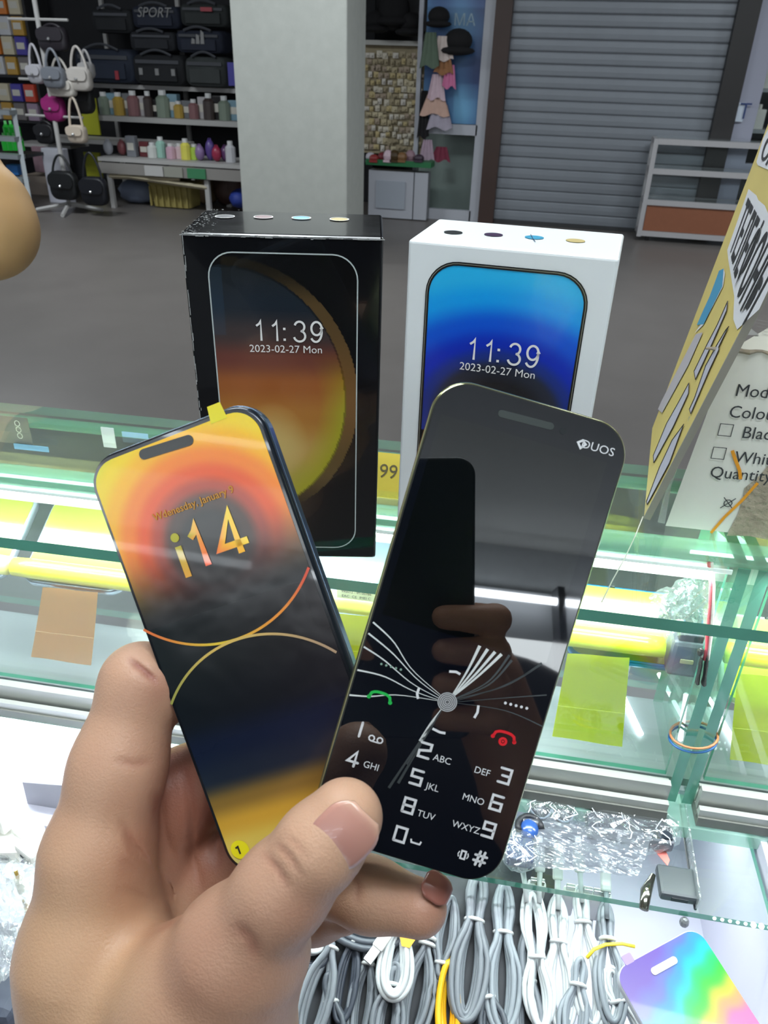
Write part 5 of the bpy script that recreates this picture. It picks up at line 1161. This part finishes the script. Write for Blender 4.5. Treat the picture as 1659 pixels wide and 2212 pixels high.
t_ = thing('card_strip', 'ochre card strip lying in front of the yellow card', 'card', tuple(onv(838, 1150, .43))); fr = Frame(onv(836, 1150, .43), cu, cv*.6+cz*.8); plate('card', fr, .03, .008, .0004, 0, .0004, mat('card_ochre', (206, 170, 70), rough=.6), t_, n=2); plate('white_edge', Frame(fr.w(0, -.0055, 0), fr.x, fr.y), .03, .003, .0003, 0, .0005, mat('label_white', (235, 238, 240)), t_, n=2)
# white card with handwriting and blue labels at the back left
for i, (x, y, w_, h_, c, lb) in enumerate(((68, 967, .028, .0045, (120, 164, 214), 'small blue label at the back left of the showcase top'), (292, 940, .02, .004, (150, 186, 226), 'second small blue label, beside the sticker phone'), (235, 945, .010, .016, (206, 210, 226), 'pale lilac tag at the back of the showcase'))):
    o = thing('back_label', lb, 'label', tuple(onv(x, y, .46))); plate('paper', Frame(onv(x, y, .468), cu, cz), w_, h_, .0004, 0, .0004, mat('bl%d' % i, c, rough=.6), o, n=2)
o = thing('hand_written_card', 'grey card with white pen loops at the back left', 'card', tuple(onv(30, 930, .47))); fr = Frame(onv(20, 928, .470), cu, cz); plate('card', fr, .034, .022, .0006, 0, .0003, mat('card_grey', (120, 118, 120), rough=.7), o, n=2)
m = MB()
for j in range(3): ribbon(fr, [(.008+.002*cos(k*.7), .006-.005*j+.0022*sin(k*.7)) for k in range(9)], .0006, .0005, m, True)
m.build('pen_loops', mat('pen_white', (225, 225, 225)), o)
# wires, tape and rings at the divider
rp = thing('led_wire', 'red and white wire pair ending in black tape beside the divider', 'wire', tuple(onv(1518, 1470, .382)))
for dx, c, nm_ in ((0, (214, 90, 100), 'red_core'), (8, (232, 222, 214), 'white_core')):
    pts = [onv(1531+dx*.7, 1215, .387), onv(1536+dx*.7, 1262, .385), onv(1534+dx*.7, 1310, .386), onv(1528+dx, 1370, .386), onv(1527+dx*.6, 1400, .386), onv(1522+dx*.8, 1425, .386)]
    MB().tube(pts, .0011, 8).build(nm_, mat('wire%d' % c[0], c, rough=.4), rp, True)
blkt = mat('tape_black', (34, 38, 36), rough=.45, bump=.5, bscale=300)
for k in range(2):
    top_ = onv(1516+12*k, 1418, .3855); bot = onv(1506+14*k, 1474+2*k, .3855); MB().tube([top_, top_*.7+bot*.3, top_*.3+bot*.7, bot], [.0016, .0026, .0022, .0034 if k else .003], 7, flat=.5).build('tape', blkt, rp)
MB().ball(onv(1513, 1408, .3855), (.002, .002, .003), 7, 5).build('tape_knot', blkt, rp)
t_ = thing('cable_loop', 'thin wire loop with orange and blue strands around the green divider', 'wire', tuple(onv(1500, 1600, .38)))
for j, (c, dz) in enumerate((((176, 110, 70), 0), ((34, 92, 150), .0036))):
    ce = onv(1501, 1580, .392); pts = [ce+cu*.0145*cos(k*2*pi/24)+cv*(.012*sin(k*2*pi/24))+cz*(-.003-dz-.006*cos(k*2*pi/24+pi)*.4) for k in range(24)]
    MB().tube(pts, .00085, 6, closed=True).build('strand', mat('loop%d' % j, c, rough=.4), t_, True)
# crumpled grey cellophane in the showcase between olive phone and divider
def crumple(name, pts, v, label, cat, m, amp=.004, seed=1, n=22, th_=.0003):
    """crinkled sheet spanning a four sided patch of the showcase"""
    rg = np.random.RandomState(seed); A, B, C_, D = [onv(x, y, v) if len(p_) == 2 else onv(p_[0], p_[1], p_[2]) for p_ in pts for x, y in [p_[:2]]]
    H = rg.randn(n+1, n+1)
    for _ in range(2): H = (H+np.roll(H, 1, 0)+np.roll(H, 1, 1)+np.roll(H, -1, 0))/4*1.5
    nn = np.cross(B-A, D-A); nn /= np.linalg.norm(nn); V = []
    for j in range(n+1):
        for i in range(n+1):
            u, w_ = i/n, j/n; e = min(1, 6*min(u, 1-u)+.3, 6*min(w_, 1-w_)+.3); V.append(A*(1-u)*(1-w_)+B*u*(1-w_)+C_*u*w_+D*(1-u)*w_+nn*H[j, i]*amp*e+(B-A)*.02*H[i, j]*min(1, amp/.003)+(D-A)*.03*H[j, (i*3) % n]*min(1, amp/.003))
    Fc = [[j*(n+1)+i, j*(n+1)+i+1, (j+1)*(n+1)+i+1, (j+1)*(n+1)+i] for j in range(n) for i in range(n)]
    return tag(mesh(name, V, Fc, m), label, cat)
silverw = mat('foil_wrap', (176, 178, 184), rough=.25, metal=.55, noise=.35, nscale=120)
crumple('foil_wrapper', [(1432, 1285, .415), (1502, 1262, .42), (1490, 1335, .41), (1420, 1345, .405)], .41, 'crinkled silver wrapper over the corner of the olive phone', 'wrapper', silverw, .0022, 3)
clr = film('cellophane', (226, 232, 232), gloss=.14, haze=.14, wr=.9, wscale=90)
crumple('clear_bag', [(1400, 1290, .399), (1530, 1215, .402), (1545, 1330, .40), (1440, 1390, .399)], .4, 'clear crinkled bag behind the upper pane beside the divider', 'bag', clr, .003, 5)
t_ = thing('dark_gadget', 'grey wrapped gadget under the glass edge left of the tape', 'gadget', tuple(onv(1478, 1440, .41))); ce = onv(1478, 1408, .408)
bevbox('body', ce, (.021, .018, .028), mat('gadget_grey', (110, 114, 124), rough=.3, noise=.3, nscale=60), t_, CAX, r=.003); plate('button', Frame(ce-cv*.0095, cu, cz), .008, .003, .0005, 0, .0006, mat('btn', (190, 180, 140)), t_, n=2)
bevbox('cap', ce+cz*.016, (.015, .014, .006), mat('gadget_dark', (70, 74, 82), rough=.35), t_, CAX, r=.001)
# LED reflections in the glass, built as glowing bars on the case floor
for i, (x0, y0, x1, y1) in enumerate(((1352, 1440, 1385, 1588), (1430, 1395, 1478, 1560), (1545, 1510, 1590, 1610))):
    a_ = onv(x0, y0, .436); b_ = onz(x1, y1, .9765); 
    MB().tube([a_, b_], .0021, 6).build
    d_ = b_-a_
    o = MB().tube([b_+cz*.001, b_+cz*.001+cv*.05-cu*.012], .0018, 6).build('led_reflection', mat('led_strip')); tag(o, 'short glowing bar built in place of an LED reflection, '+('beside the lime yellow note', 'left of the divider', 'right of the divider')[i], 'light', 'glowing bars built in place of LED reflections')

# ------------------------------------------------------------------ lower case goods on the glass shelf
cl2 = film('bag_clear', (244, 248, 250), gloss=.16, haze=.10, wr=.7, wscale=60)
def pouch(x0, x1, y0, y1, v0_, v1_, z, label, inner, seed, hgt=.014):
    """clear bag with dark goods inside"""
    sA = onz(x0, y1, z)@cu; sB = onz(x1, y1, z)@cu; t = thing('wrapped_goods', label, 'packet', tuple(cp((sA+sB)/2, (v0_+v1_)/2, z)), 'bagged goods on the lower glass shelf'); rg = random.Random(seed)
    n, m_ = 26, 10; V = []
    for i in range(m_+1):
        ph = pi*i/m_; 
        for k_ in range(n):
            q = 2*pi*k_/n; f_ = 1+.05*rg.uniform(-1, 1); V.append(cp((sA+sB)/2+(sB-sA)/2*cos(q)*sin(ph)**.45*f_ if 0 < i < m_ else (sA+sB)/2, (v0_+v1_)/2+(v1_-v0_)/2*sin(q)*sin(ph)**.45*f_ if 0 < i < m_ else (v0_+v1_)/2, z+hgt*(.5-.5*cos(ph))*(1+.25*rg.uniform(-1, 1)*(sin(ph)))+.0004))
    Fc = [[i*n+k_, i*n+(k_+1) % n, (i+1)*n+(k_+1) % n, (i+1)*n+k_] for i in range(m_) for k_ in range(n)]
    mesh('clear_bag', V, Fc, cl2, t, smooth=False)
    inner(t, sA, sB, v0_, v1_, z)
    for k_ in range(3):
        s_ = sA+(sB-sA)*(.2+.3*k_); MB().tube([cp(s_+rg.uniform(-.006, .006), v0_+.004+.02*j/5, z+hgt*(1.02+.1*sin(j*1.3))) for j in range(6)], .00035, 5).build('bag_crease', mat('crease_white', (225, 232, 240), rough=.3), t)
    return t
dk = mat('goods_navy', (44, 50, 62), rough=.35, noise=.3, nscale=50, coat=.3)
def in_lens(t, a, b, v0_, v1_, z):
    for k_ in range(2): s_ = a+(b-a)*(.3+.4*k_); MB().ball(cp(s_, (v0_+v1_)/2, z+.0065), ((b-a)*.2, (v1_-v0_)*.34, .005), 16, 8, CAX).build('pad', dk, t, True); MB().tube([cp(s_+(b-a)*.2*cos(q*.42), (v0_+v1_)/2+(v1_-v0_)*.35*sin(q*.42), z+.009) for q in range(15)], .0007, 6, closed=True).build('rim', mat('rim_pale', (150, 160, 172), rough=.3), t)
def in_box(t, a, b, v0_, v1_, z):
    bevbox('case', cp((a+b)/2, (v0_+v1_)/2, z+.0065), ((b-a)*.82, (v1_-v0_)*.66, .011), mat('goods_slate', (74, 78, 88), rough=.35, noise=.3, nscale=60, coat=.3), t, CAX, r=.003); box('dark_panel', cp(a+(b-a)*.75, v0_+(v1_-v0_)*.35, z+.0125), ((b-a)*.26, .010, .0012), mat('goods_dark', (40, 46, 56), rough=.3), t, CAX)
    MB().tube([cp(a+(b-a)*(.2+.04*q), v1_-.008, z+.0135+.001*sin(q)) for q in range(14)], .0007, 5).build('cord', mat('rim_pale'), t)
pouch(1128, 1248, 1690, 1752, .358, .392, SHZ, 'bagged pair of dark round pads beside the keypad phone', in_lens, 3)
pouch(1242, 1462, 1690, 1790, .350, .392, SHZ, 'long bagged slate gadget case under the track', in_box, 4)
pouch(1075, 1165, 1800, 1888, .322, .352, SHZ, 'bagged navy item at the corner of the keypad phone', lambda t, a, b, v0_, v1_, z: [bevbox('case', cp((a+b)/2, (v0_+v1_)/2, z+.005), ((b-a)*.66, (v1_-v0_)*.6, .009), mat('goods_blue', (60, 76, 110), rough=.3, noise=.3, nscale=60), t, CAX, r=.002)], 5, .012)
crumple('clear_bag', [(1130, 1768, .36), (1412, 1800, .36), (1378, 1893, .33), (1150, 1872, .33)], .35, 'large crinkled grey bag lying flat on the lower glass shelf', 'bag', film('bag_grey', (214, 218, 222), gloss=.1, haze=.5, hazecol=(150, 155, 163), wr=.35, wscale=50), .0007, 9, 26)
t_ = thing('earcup', 'blue black curved ear cup peeking out beside the keypad phone', 'headphone', tuple(onz(1140, 1800, SHZ))); ce = onz(1143, 1793, SHZ+.006)
MB().ball(ce, (.007, .008, .006), 14, 8, CAX).build('cup', mat('cup_blue', (46, 84, 150), rough=.25, coat=.4), t_, True); MB().tube([ce+cu*.008*cos(q*.4)+cv*.009*sin(q*.4)+cz*.003 for q in range(10)], .0022, 8).build('cushion', mat('cup_black', (26, 28, 34), rough=.5), t_, True)
t_ = thing('paper_tag', 'orange and pink paper tag slanting on the lower glass shelf', 'tag', tuple(onz(1420, 1830, SHZ))); fz = Frame(cp(0, 0, SHZ+.0012), cu, cv)
m = MB(); m.add([fz.w(*fz.px(x, y), 0) for x, y in ((1392, 1788), (1412, 1788), (1428, 1815), (1412, 1835))]+[fz.w(*fz.px(x, y), -.0004) for x, y in ((1392, 1788), (1412, 1788), (1428, 1815), (1412, 1835))], BF); m.build('orange_half', mat('tag_orange', (244, 120, 70), rough=.6), t_)
m = MB(); m.add([fz.w(*fz.px(x, y), 0) for x, y in ((1412, 1835), (1428, 1815), (1447, 1858), (1442, 1870))]+[fz.w(*fz.px(x, y), -.0004) for x, y in ((1412, 1835), (1428, 1815), (1447, 1858), (1442, 1870))], BF); m.build('pink_half', mat('tag_pink', (240, 130, 120), rough=.6), t_)
ce = onz(1462, 1910, SHZ+.004); t_ = thing('dark_adapter', 'dark grey square adapter at the front right of the lower shelf', 'adapter', tuple(ce-cz*.004)); bevbox('body', ce, (.024, .022, .0075), mat('adapter_grey', (70, 76, 80), rough=.35), t_, CAX, r=.002); box('plug_slot', ce-cv*.0112, (.010, .0006, .003), mat('hole_dark'), t_, CAX)
ce = onz(1396, 1925, SHZ+.003); t_ = thing('metal_clip', 'small dark chrome clip left of the square adapter', 'clip', tuple(ce-cz*.003)); MB().tube([ce-cv*.013-cu*.003, ce, ce+cv*.013+cu*.006], [.0028, .0036, .0016], 10, flat=.6).build('body', mat('clip_chrome', (120, 122, 112), rough=.15, metal=.9), t_, True); MB().ball(ce-cz*.0+cz*.002, .0012, 8, 5).build('rivet', mat('rivet', (220, 220, 215), metal=.8, rough=.2), t_)
t_ = thing('acrylic_stand', 'narrow clear acrylic stand with a black edge at the right of the lower shelf', 'stand', tuple(onz(1490, 1900, SHZ)))
a_ = onz(1462, 1700, SHZ+.001); b_ = onz(1502, 1965, SHZ+.001); MB().tube([a_, b_], .0009, 5).build('edge', mat('edge_black', (50, 54, 58), rough=.3), t_); m = MB(); m.hexa([a_, b_, b_+cu*.001, a_+cu*.001]+[p+cz*.012 for p in (a_, b_, b_+cu*.001, a_+cu*.001)]); m.build('wall', clr, t_)
MB().ball(onz(1478, 1992, SHZ-.008), (.003, .003, .004), 10, 6).build('foot', mat('foot_grey', (120, 124, 126), rough=.3, metal=.3), t_)
# LED beads glimmering on the shelf edge
t_ = thing('led_bead_row', 'row of tiny lit diodes along the right inner board', 'light', tuple(onz(1580, 1965, .94)))
for k_ in range(9): MB().ball(cp((onz(1540+16*k_, 1968, .943))@cu, .318+.0, .943), .0018 if k_ in (5, 6) else .0011, 8, 5).build('diode', mat('led_strip'), t_)
MB().box(cp(.26, .3205, .943), (.10, .002, .006), CAX).build('strip', alu, t_)

# ------------------------------------------------------------------ cables on the inclined tray
TA = (.17, .872); TB = (.36, .932)   # (v, z) of the lower and upper tray edge
tv = np.array([TB[0]-TA[0], TB[1]-TA[1]]); tl = np.linalg.norm(tv); tv /= tl
tray_y = cv*tv[0]+cz*tv[1]; tfr = Frame(cp(0, TA[0], TA[1]), cu, tray_y)
tray = thing('cable_tray', 'dark sloping tray under the coiled charging cables', 'tray', tuple(cp(-.03, .26, .86)))
plate('board', Frame(tfr.w(-.045, tl/2), tfr.x, tfr.y), .235, tl, .003, -.006, -.002, mat('tray_dark', (54, 57, 63), rough=.6, noise=.3, nscale=40), tray, n=3)
greys = {'dark grey': (80, 86, 94), 'grey': (116, 122, 129), 'pale grey': (136, 144, 151), 'white': (196, 201, 203), 'yellow': (226, 172, 20), 'slate': (62, 68, 79)}
def bundle_(name, px_, py_, ang, L_, W_, cn, label, z=.002, n=5, r=.0018, tie=(.15,), plug=1, seed=0, pinch=.38, flatw=1.0):
    rg = random.Random(seed*7+1); c = tfr.px(px_, py_); t = thing('charging_cable', label, 'cable', tuple(tfr.w(c[0], c[1], z)), 'coiled charging cables on the tray'); col_ = greys[cn]
    m_ = mat('cable_'+cn.replace(' ', '_'), col_, rough=.42); ca, sa_ = cos(ang), sin(ang)
    def P_(x, y, zz): return tfr.w(c[0]+x*ca-y*sa_, c[1]+x*sa_+y*ca, z+zz)
    for k_ in range(n):
        f_ = (k_+1)/n; w_ = W_/2*(.25+.75*f_); l_ = L_/2*(.86+.14*f_)*(1-.04*rg.random()); oy = rg.uniform(-.002, .002); pts = []
        N_ = 40
        for j in range(N_):
            q = 2*pi*j/N_; y = l_*sin(q); x = w_*cos(q)
            g = 1
            for ty in tie: g *= 1-(1-pinch)*math.exp(-((y-ty*L_)/(L_*.16))**2)
            low = 1.0+.25*(-y/l_)
            pts.append(P_(x*g*low, y+oy, .0012+abs((k_ % 3))*r*1.1+.0006*sin(3*q+k_)))
        MB().tube(pts, r, 7, closed=True, flat=flatw).build('loop', m_, t, True)
    for ty in tie:
        ww = W_*pinch*.62; Pt = [P_(ww*cos(q), ty*L_+.0002*rg.random(), .0032+(.0042)*sin(q)) for q in [2*pi*i/14 for i in range(14)]]; MB().tube(Pt, .0013, 6, closed=True).build('tie', mat('tie_white', (205, 208, 208), rough=.4), t, True)
    if plug:
        for s_ in ((0,) if plug == 1 else (-1, 1)):
            x0_ = s_*.004; MB().tube([P_(x0_, L_*.36, .006), P_(x0_*1.2, L_*.5, .008), P_(x0_*1.4, L_*.58, .009)], [r, r, r*1.1], 7).build('lead', m_, t, True)
            A_ = P_(x0_*1.4, L_*.58, .009); d_ = P_(x0_*1.6, L_*.58+.017, .012)-A_; d_ /= np.linalg.norm(d_); s3 = tfr.x-d_*(tfr.x@d_); s3 /= np.linalg.norm(s3)
            bevbox('plug', A_+d_*.009, (.0068, .0034, .018), mat('plug_white', (214, 216, 214), rough=.35), t, (s3, np.cross(d_, s3), d_), r=.0012); bevbox('plug_tip', A_+d_*.0205, (.0046, .0018, .005), mat('plug_metal', (210, 212, 210), rough=.25, metal=.7), t, (s3, np.cross(d_, s3), d_), r=.0003)
    return t
B = [(1085, 2065, .05, .088, .024, 'pale grey', 'pale grey cable bundle tied once, straight below the keypad phone corner', 7, .0019, (.14,), 0),
     (1018, 2045, -.02, .088, .024, 'grey', 'large grey cable bundle with one white tie, right of the ring fingertip', 7, .0019, (.16,), 0),
     (1155, 2070, .12, .082, .020, 'white', 'white cable bundle next to the large pale grey one', 5, .0017, (-.02,), 2),
     (1205, 2075, .05, .078, .020, 'white', 'cream white cable bundle below the standing plugs', 5, .0018, (.12,), 1),
     (1262, 2065, .10, .080, .020, 'white', 'white cable bundle under the yellow rubber band', 5, .0017, (.22,), 1),
     (1310, 2090, .05, .070, .018, 'pale grey', 'pale cable bundle touching the rainbow phone', 5, .0016, (.2,), 1),
     (962, 2030, -.05, .050, .016, 'grey', 'short grey cable bundle right under the ring fingertip', 5, .0017, (-.3,), 0),
     (905, 2130, -.08, .062, .020, 'grey', 'grey cable bundle with two white ties in the middle of the tray', 5, .0017, (.42, .36), 0),
     (842, 2185, 0, .050, .018, 'grey', 'grey cable bundle fanning out at the bottom edge of the picture', 6, .0017, (.25,), 0),
     (788, 2140, .02, .062, .016, 'grey', 'narrow grey cable bundle with a wide white tie, left of the middle', 6, .0015, (.22,), 0),
     (752, 2120, .0, .052, .012, 'slate', 'thin slate cable loop left of the wide tied bundle', 3, .0016, (.4,), 0),
     (690, 2150, -.1, .056, .018, 'grey', 'grey flat cable loop nearest the thumb root', 3, .0021, (.45,), 0),
     (1140, 2150, .05, .070, .018, 'grey', 'grey cable bundle lying under the pale grey and white ones', 4, .0018, (.1,), 0),
     (655, 2060, 1.5, .040, .022, 'slate', 'dark slate cable coil beside the wrist', 4, .0017, (), 0),
     (660, 2010, .9, .036, .020, 'white', 'white cable coil partly hidden by the thumb', 4, .0014, (.1,), 0),
     (968, 2165, .1, .045, .012, 'yellow', 'yellow cable loop near the bottom edge', 3, .0021, (), 0),
     (1340, 2190, .3, .050, .024, 'white', 'tangle of thin white cable at the bottom by the rainbow phone', 6, .0013, (.1,), 0),
     (1240, 2175, -.1, .050, .018, 'pale grey', 'pale grey cable bundle at the bottom edge under the white ones', 5, .0016, (.2,), 0),
     (1060, 2200, .3, .050, .018, 'dark grey', 'dark grey cable bundle at the bottom edge', 4, .0018, (.2,), 0),
     (720, 2210, .3, .05, .016, 'dark grey', 'dark grey cable bundle at the bottom beside the wrist', 4, .0018, (.2,), 0),
     (860, 2010, -.1, .045, .016, 'pale grey', 'pale grey cable bundle behind the white loop', 4, .0016, (.3,), 0)]
for i, (x, y, a_, L_, W_, cn, lb, n_, r_, tie, pg) in enumerate(B): bundle_('b', x, y, a_, L_, W_, cn, lb, z=.001+.0022*(i % 3), n=n_, r=r_, tie=tie, plug=pg, seed=i)
# big dark grey arc coil and the white loop with its usb plug
t_ = thing('charging_cable', 'thick dark grey cable coil curving below the thumb and finger', 'cable', tuple(tfr.w(*tfr.px(790, 2000), .006)), 'coiled charging cables on the tray')
for k_ in range(4):
    c_ = tfr.px(800, 1958); R_ = .0165+.0042*k_; MB().tube([tfr.w(c_[0]+R_*1.15*cos(q), c_[1]+R_*.95*sin(q), .008+.001*k_) for q in [radians(150+240*j/26) for j in range(27)]], .0021, 8).build('loop', mat('cable_dark_grey', (80, 86, 94), rough=.42), t_, True)
bundle_('b', 856, 2085, .06, .040, .020, 'white', 'bright white cable loop with a silver plug in the middle of the tray', z=.010, n=5, r=.0018, tie=(), plug=0, seed=33)
c_ = tfr.px(832, 2040); A_ = tfr.w(c_[0], c_[1], .016); d_ = tfr.w(c_[0]-.006, c_[1]-.011, .0165)-A_; d_ /= np.linalg.norm(d_); s3 = np.cross(d_, tfr.z)
t_ = thing('usb_plug', 'silver and white plug lying over the bright white cable loop', 'plug', tuple(A_)); bevbox('housing', A_, (.0075, .0045, .016), mat('plug_white'), t_, (s3, np.cross(d_, s3), d_), r=.0012); bevbox('contact', A_+d_*.0125, (.0058, .0024, .010), mat('plug_metal'), t_, (s3, np.cross(d_, s3), d_), r=.0003)
m = MB(); pts = [(845, 1975), (872, 2000), (905, 2003), (900, 2040), (885, 2062), (868, 2058), (862, 2025)]; zt_ = .017
m.add([tfr.w(*tfr.px(x, y), zt_) for x, y in pts]+[tfr.w(*tfr.px(x, y), zt_-.0005) for x, y in pts], [list(range(7)), list(range(7, 14))[::-1]]+[[i, 7+i, 7+(i+1) % 7, (i+1) % 7] for i in range(7)]); tag(m.build('paper_tag', mat('tag_amber', (244, 176, 50), rough=.6)), 'amber paper tag stuck on the white cable loop', 'tag')
# standing plugs of the white cables seen through the shelf glass
for i, (x, y) in enumerate(((1155, 1905), (1168, 1900), (1232, 1920), (1272, 1915), (1292, 1925), (1312, 1918))):
    v_ = .329; A_ = onv(x, y, v_); A_[2] = min(A_[2], .919)
    t_ = thing('cable_plug', 'upright white cable plug under the lower shelf, '+ordn[i]+' from the keypad phone', 'plug', tuple(A_-cz*.01), 'upright white plugs under the shelf')
    bevbox('housing', A_, (.0085, .0052, .026), mat('plug_white'), t_, CAX, r=.0014); bevbox('contact', A_+cz*.0145, (.0058, .0026, .005), mat('plug_metal'), t_, CAX, r=.0004); MB().tube([A_-cz*.012, A_-cz*.018-cv*.003, A_-cz*.022-cv*.010], .0017, 7).build('lead', mat('cable_white', (228, 232, 234), rough=.42), t_, True)
# yellow band
MB_ = MB().tube([tfr.w(*tfr.px(x, y), .013) for x, y in ((1260, 2080), (1275, 2062), (1300, 2052), (1335, 2050), (1362, 2056))], .0011, 7).build('rubber_band', mat('band_yellow', (238, 210, 60), rough=.4), None, True); tag(MB_, 'yellow rubber band stretched from the cables to the rainbow phone', 'band')
# rainbow demonstration phone at the lower right
RP = cp(.06, .24, .948); rc = [onpl(x, y, cp(.1, .24, .956), (tray_y*0+tfr.z)) for x, y in ((1322, 2098), (1505, 1998))]
rx = rc[1]-rc[0]; rn = tfr.z; ry = np.cross(rn, rx); ry /= np.linalg.norm(ry); wR = np.linalg.norm(rx); frr = Frame((rc[0]+rc[1])/2-ry*.052, rx, ry)
rb_ = thing('rainbow_phone', 'shiny rainbow coloured dummy phone with a slot, lying at the lower right corner', 'phone', tuple(frr.w(0, -.052)))
plate('body', frr, wR, .104, .009, -.006, 0, mat('dummy_grey', (176, 180, 186), rough=.3), rb_, ch=.001, n=8, smooth=True)
def rcol(x, y):
    t = (.052-y)/.104+.05*sin(x*90)+.012*sin(x*400+y*90)+.10*x/.03
    return .74*ramp(t, [(0, (130, 100, 206)), (.10, (120, 130, 226)), (.17, (60, 170, 240)), (.23, (20, 214, 232)), (.30, (20, 222, 120)), (.36, (60, 226, 60)), (.42, (222, 230, 60)), (.48, (250, 180, 120)), (.55, (240, 130, 196)), (.75, (236, 120, 210)), (.9, (120, 140, 230))])
picture('rainbow_film', frr, wR-.0012, .1028, .0085, .0003, rcol, mat('rainbow', rough=.22, vcol=True, coat=.5), rb_, 40, 90)
plate('slot', Frame(frr.w(-.001, .0425, 0), frr.x, frr.y), .017, .0038, .0018, .0003, .0007, mat('slot_grey', (206, 204, 190), rough=.4), rb_, n=6)
plate('tab', Frame(frr.w(-wR*.30, .0535, 0), frr.x, frr.y), .006, .005, .001, -.0004, .0004, mat('tab_violet', (150, 128, 206), rough=.4), rb_, n=4)
# ------------------------------------------------------------------ left of the lower case: cards, adapters, bags
o = thing('grey_card', 'grey lilac card standing in the glare left of the hand', 'card', tuple(onv(100, 1780, .30)))
m = MB(); V = [onv(x, y, .335) for x, y in ((48, 1690), (175, 1700), (160, 1790), (70, 1782))]; m.add(V+[v+cv*.002 for v in V], BF); m.build('board', mat('card_lilac', (150, 150, 160), rough=.6), o)
rg = random.Random(8)
for i, (x, y, w_, h_) in enumerate(((5, 1765, .016, .014), (30, 1800, .018, .012), (62, 1800, .020, .014), (20, 1835, .018, .012), (70, 1835, .018, .012), (-20, 1830, .016, .014))):
    A_ = onv(x, y, .29-.012*(i//3)); t_ = thing('phone_charger', 'small white charger block left of the wrist, '+ordn[i]+' of the heap', 'charger', tuple(A_), 'white charger blocks heaped at the left'); ang = rg.uniform(-.5, .5); ax_ = (cu*cos(ang)+cv*sin(ang), cv*cos(ang)-cu*sin(ang), cz)
    bevbox('block', A_, (w_, .014, h_), mat('charger_white', (236, 236, 230), rough=.35), t_, ax_, r=.002); box('port', A_-ax_[1]*.0071, (.005, .0004, .002), mat('hole_dark'), t_, ax_)
o = tag(cbox('charger_ledge', -.40, -.17, .262, .305, .885, .889, mat('inner_white')), 'white ledge under the heap of charger blocks', 'ledge')
crumple('clear_bag', [(-40, 1850, .27), (90, 1860, .27), (60, 2020, .235), (-40, 2050, .235)], .25, 'crinkled clear bag hanging at the left edge below the charger blocks', 'bag', film('bag_left', (228, 232, 230), gloss=.16, haze=.25, wr=.9, wscale=70), .004, 12)
crumple('clear_bag', [(-40, 2000, .235), (30, 2030, .235), (30, 2110, .215), (-40, 2140, .215)], .22, 'small clear bag at the left edge beside the dark cloth', 'bag', film('bag_left'), .003, 13)
t_ = thing('dark_pouch', 'dark blue grey pouch at the lower left corner', 'pouch', tuple(onv(5, 2190, .2))); ce = onv(-8, 2180, .215); bevbox('body', ce, (.045, .03, .05), mat('pouch_blue', (66, 72, 86), rough=.7, noise=.2, nscale=40), t_, CAX, r=.006); MB().tube([ce-cu*.02-cv*.0155+cz*.018, ce+cu*.02-cv*.0155+cz*.018], .0008, 6).build('seam', mat('seam', (110, 116, 130)), t_)
for i, (x, y) in enumerate(((40, 1900), (58, 1965), (44, 2030))):
    A_ = onv(x, y, .262); t_ = thing('jack_plug', 'small gold tipped jack at the left, '+('upper', 'middle', 'lower')[i]+' of three', 'plug', tuple(A_)); MB().tube([A_-cz*.012, A_+cz*.002], .0028, 8).build('sleeve', mat('sleeve_ivory', (226, 220, 200), rough=.4), t_); MB().tube([A_+cz*.002, A_+cz*.010], .0012, 8).build('tip', mat('gold_tip', (206, 170, 90), rough=.2, metal=.9), t_)
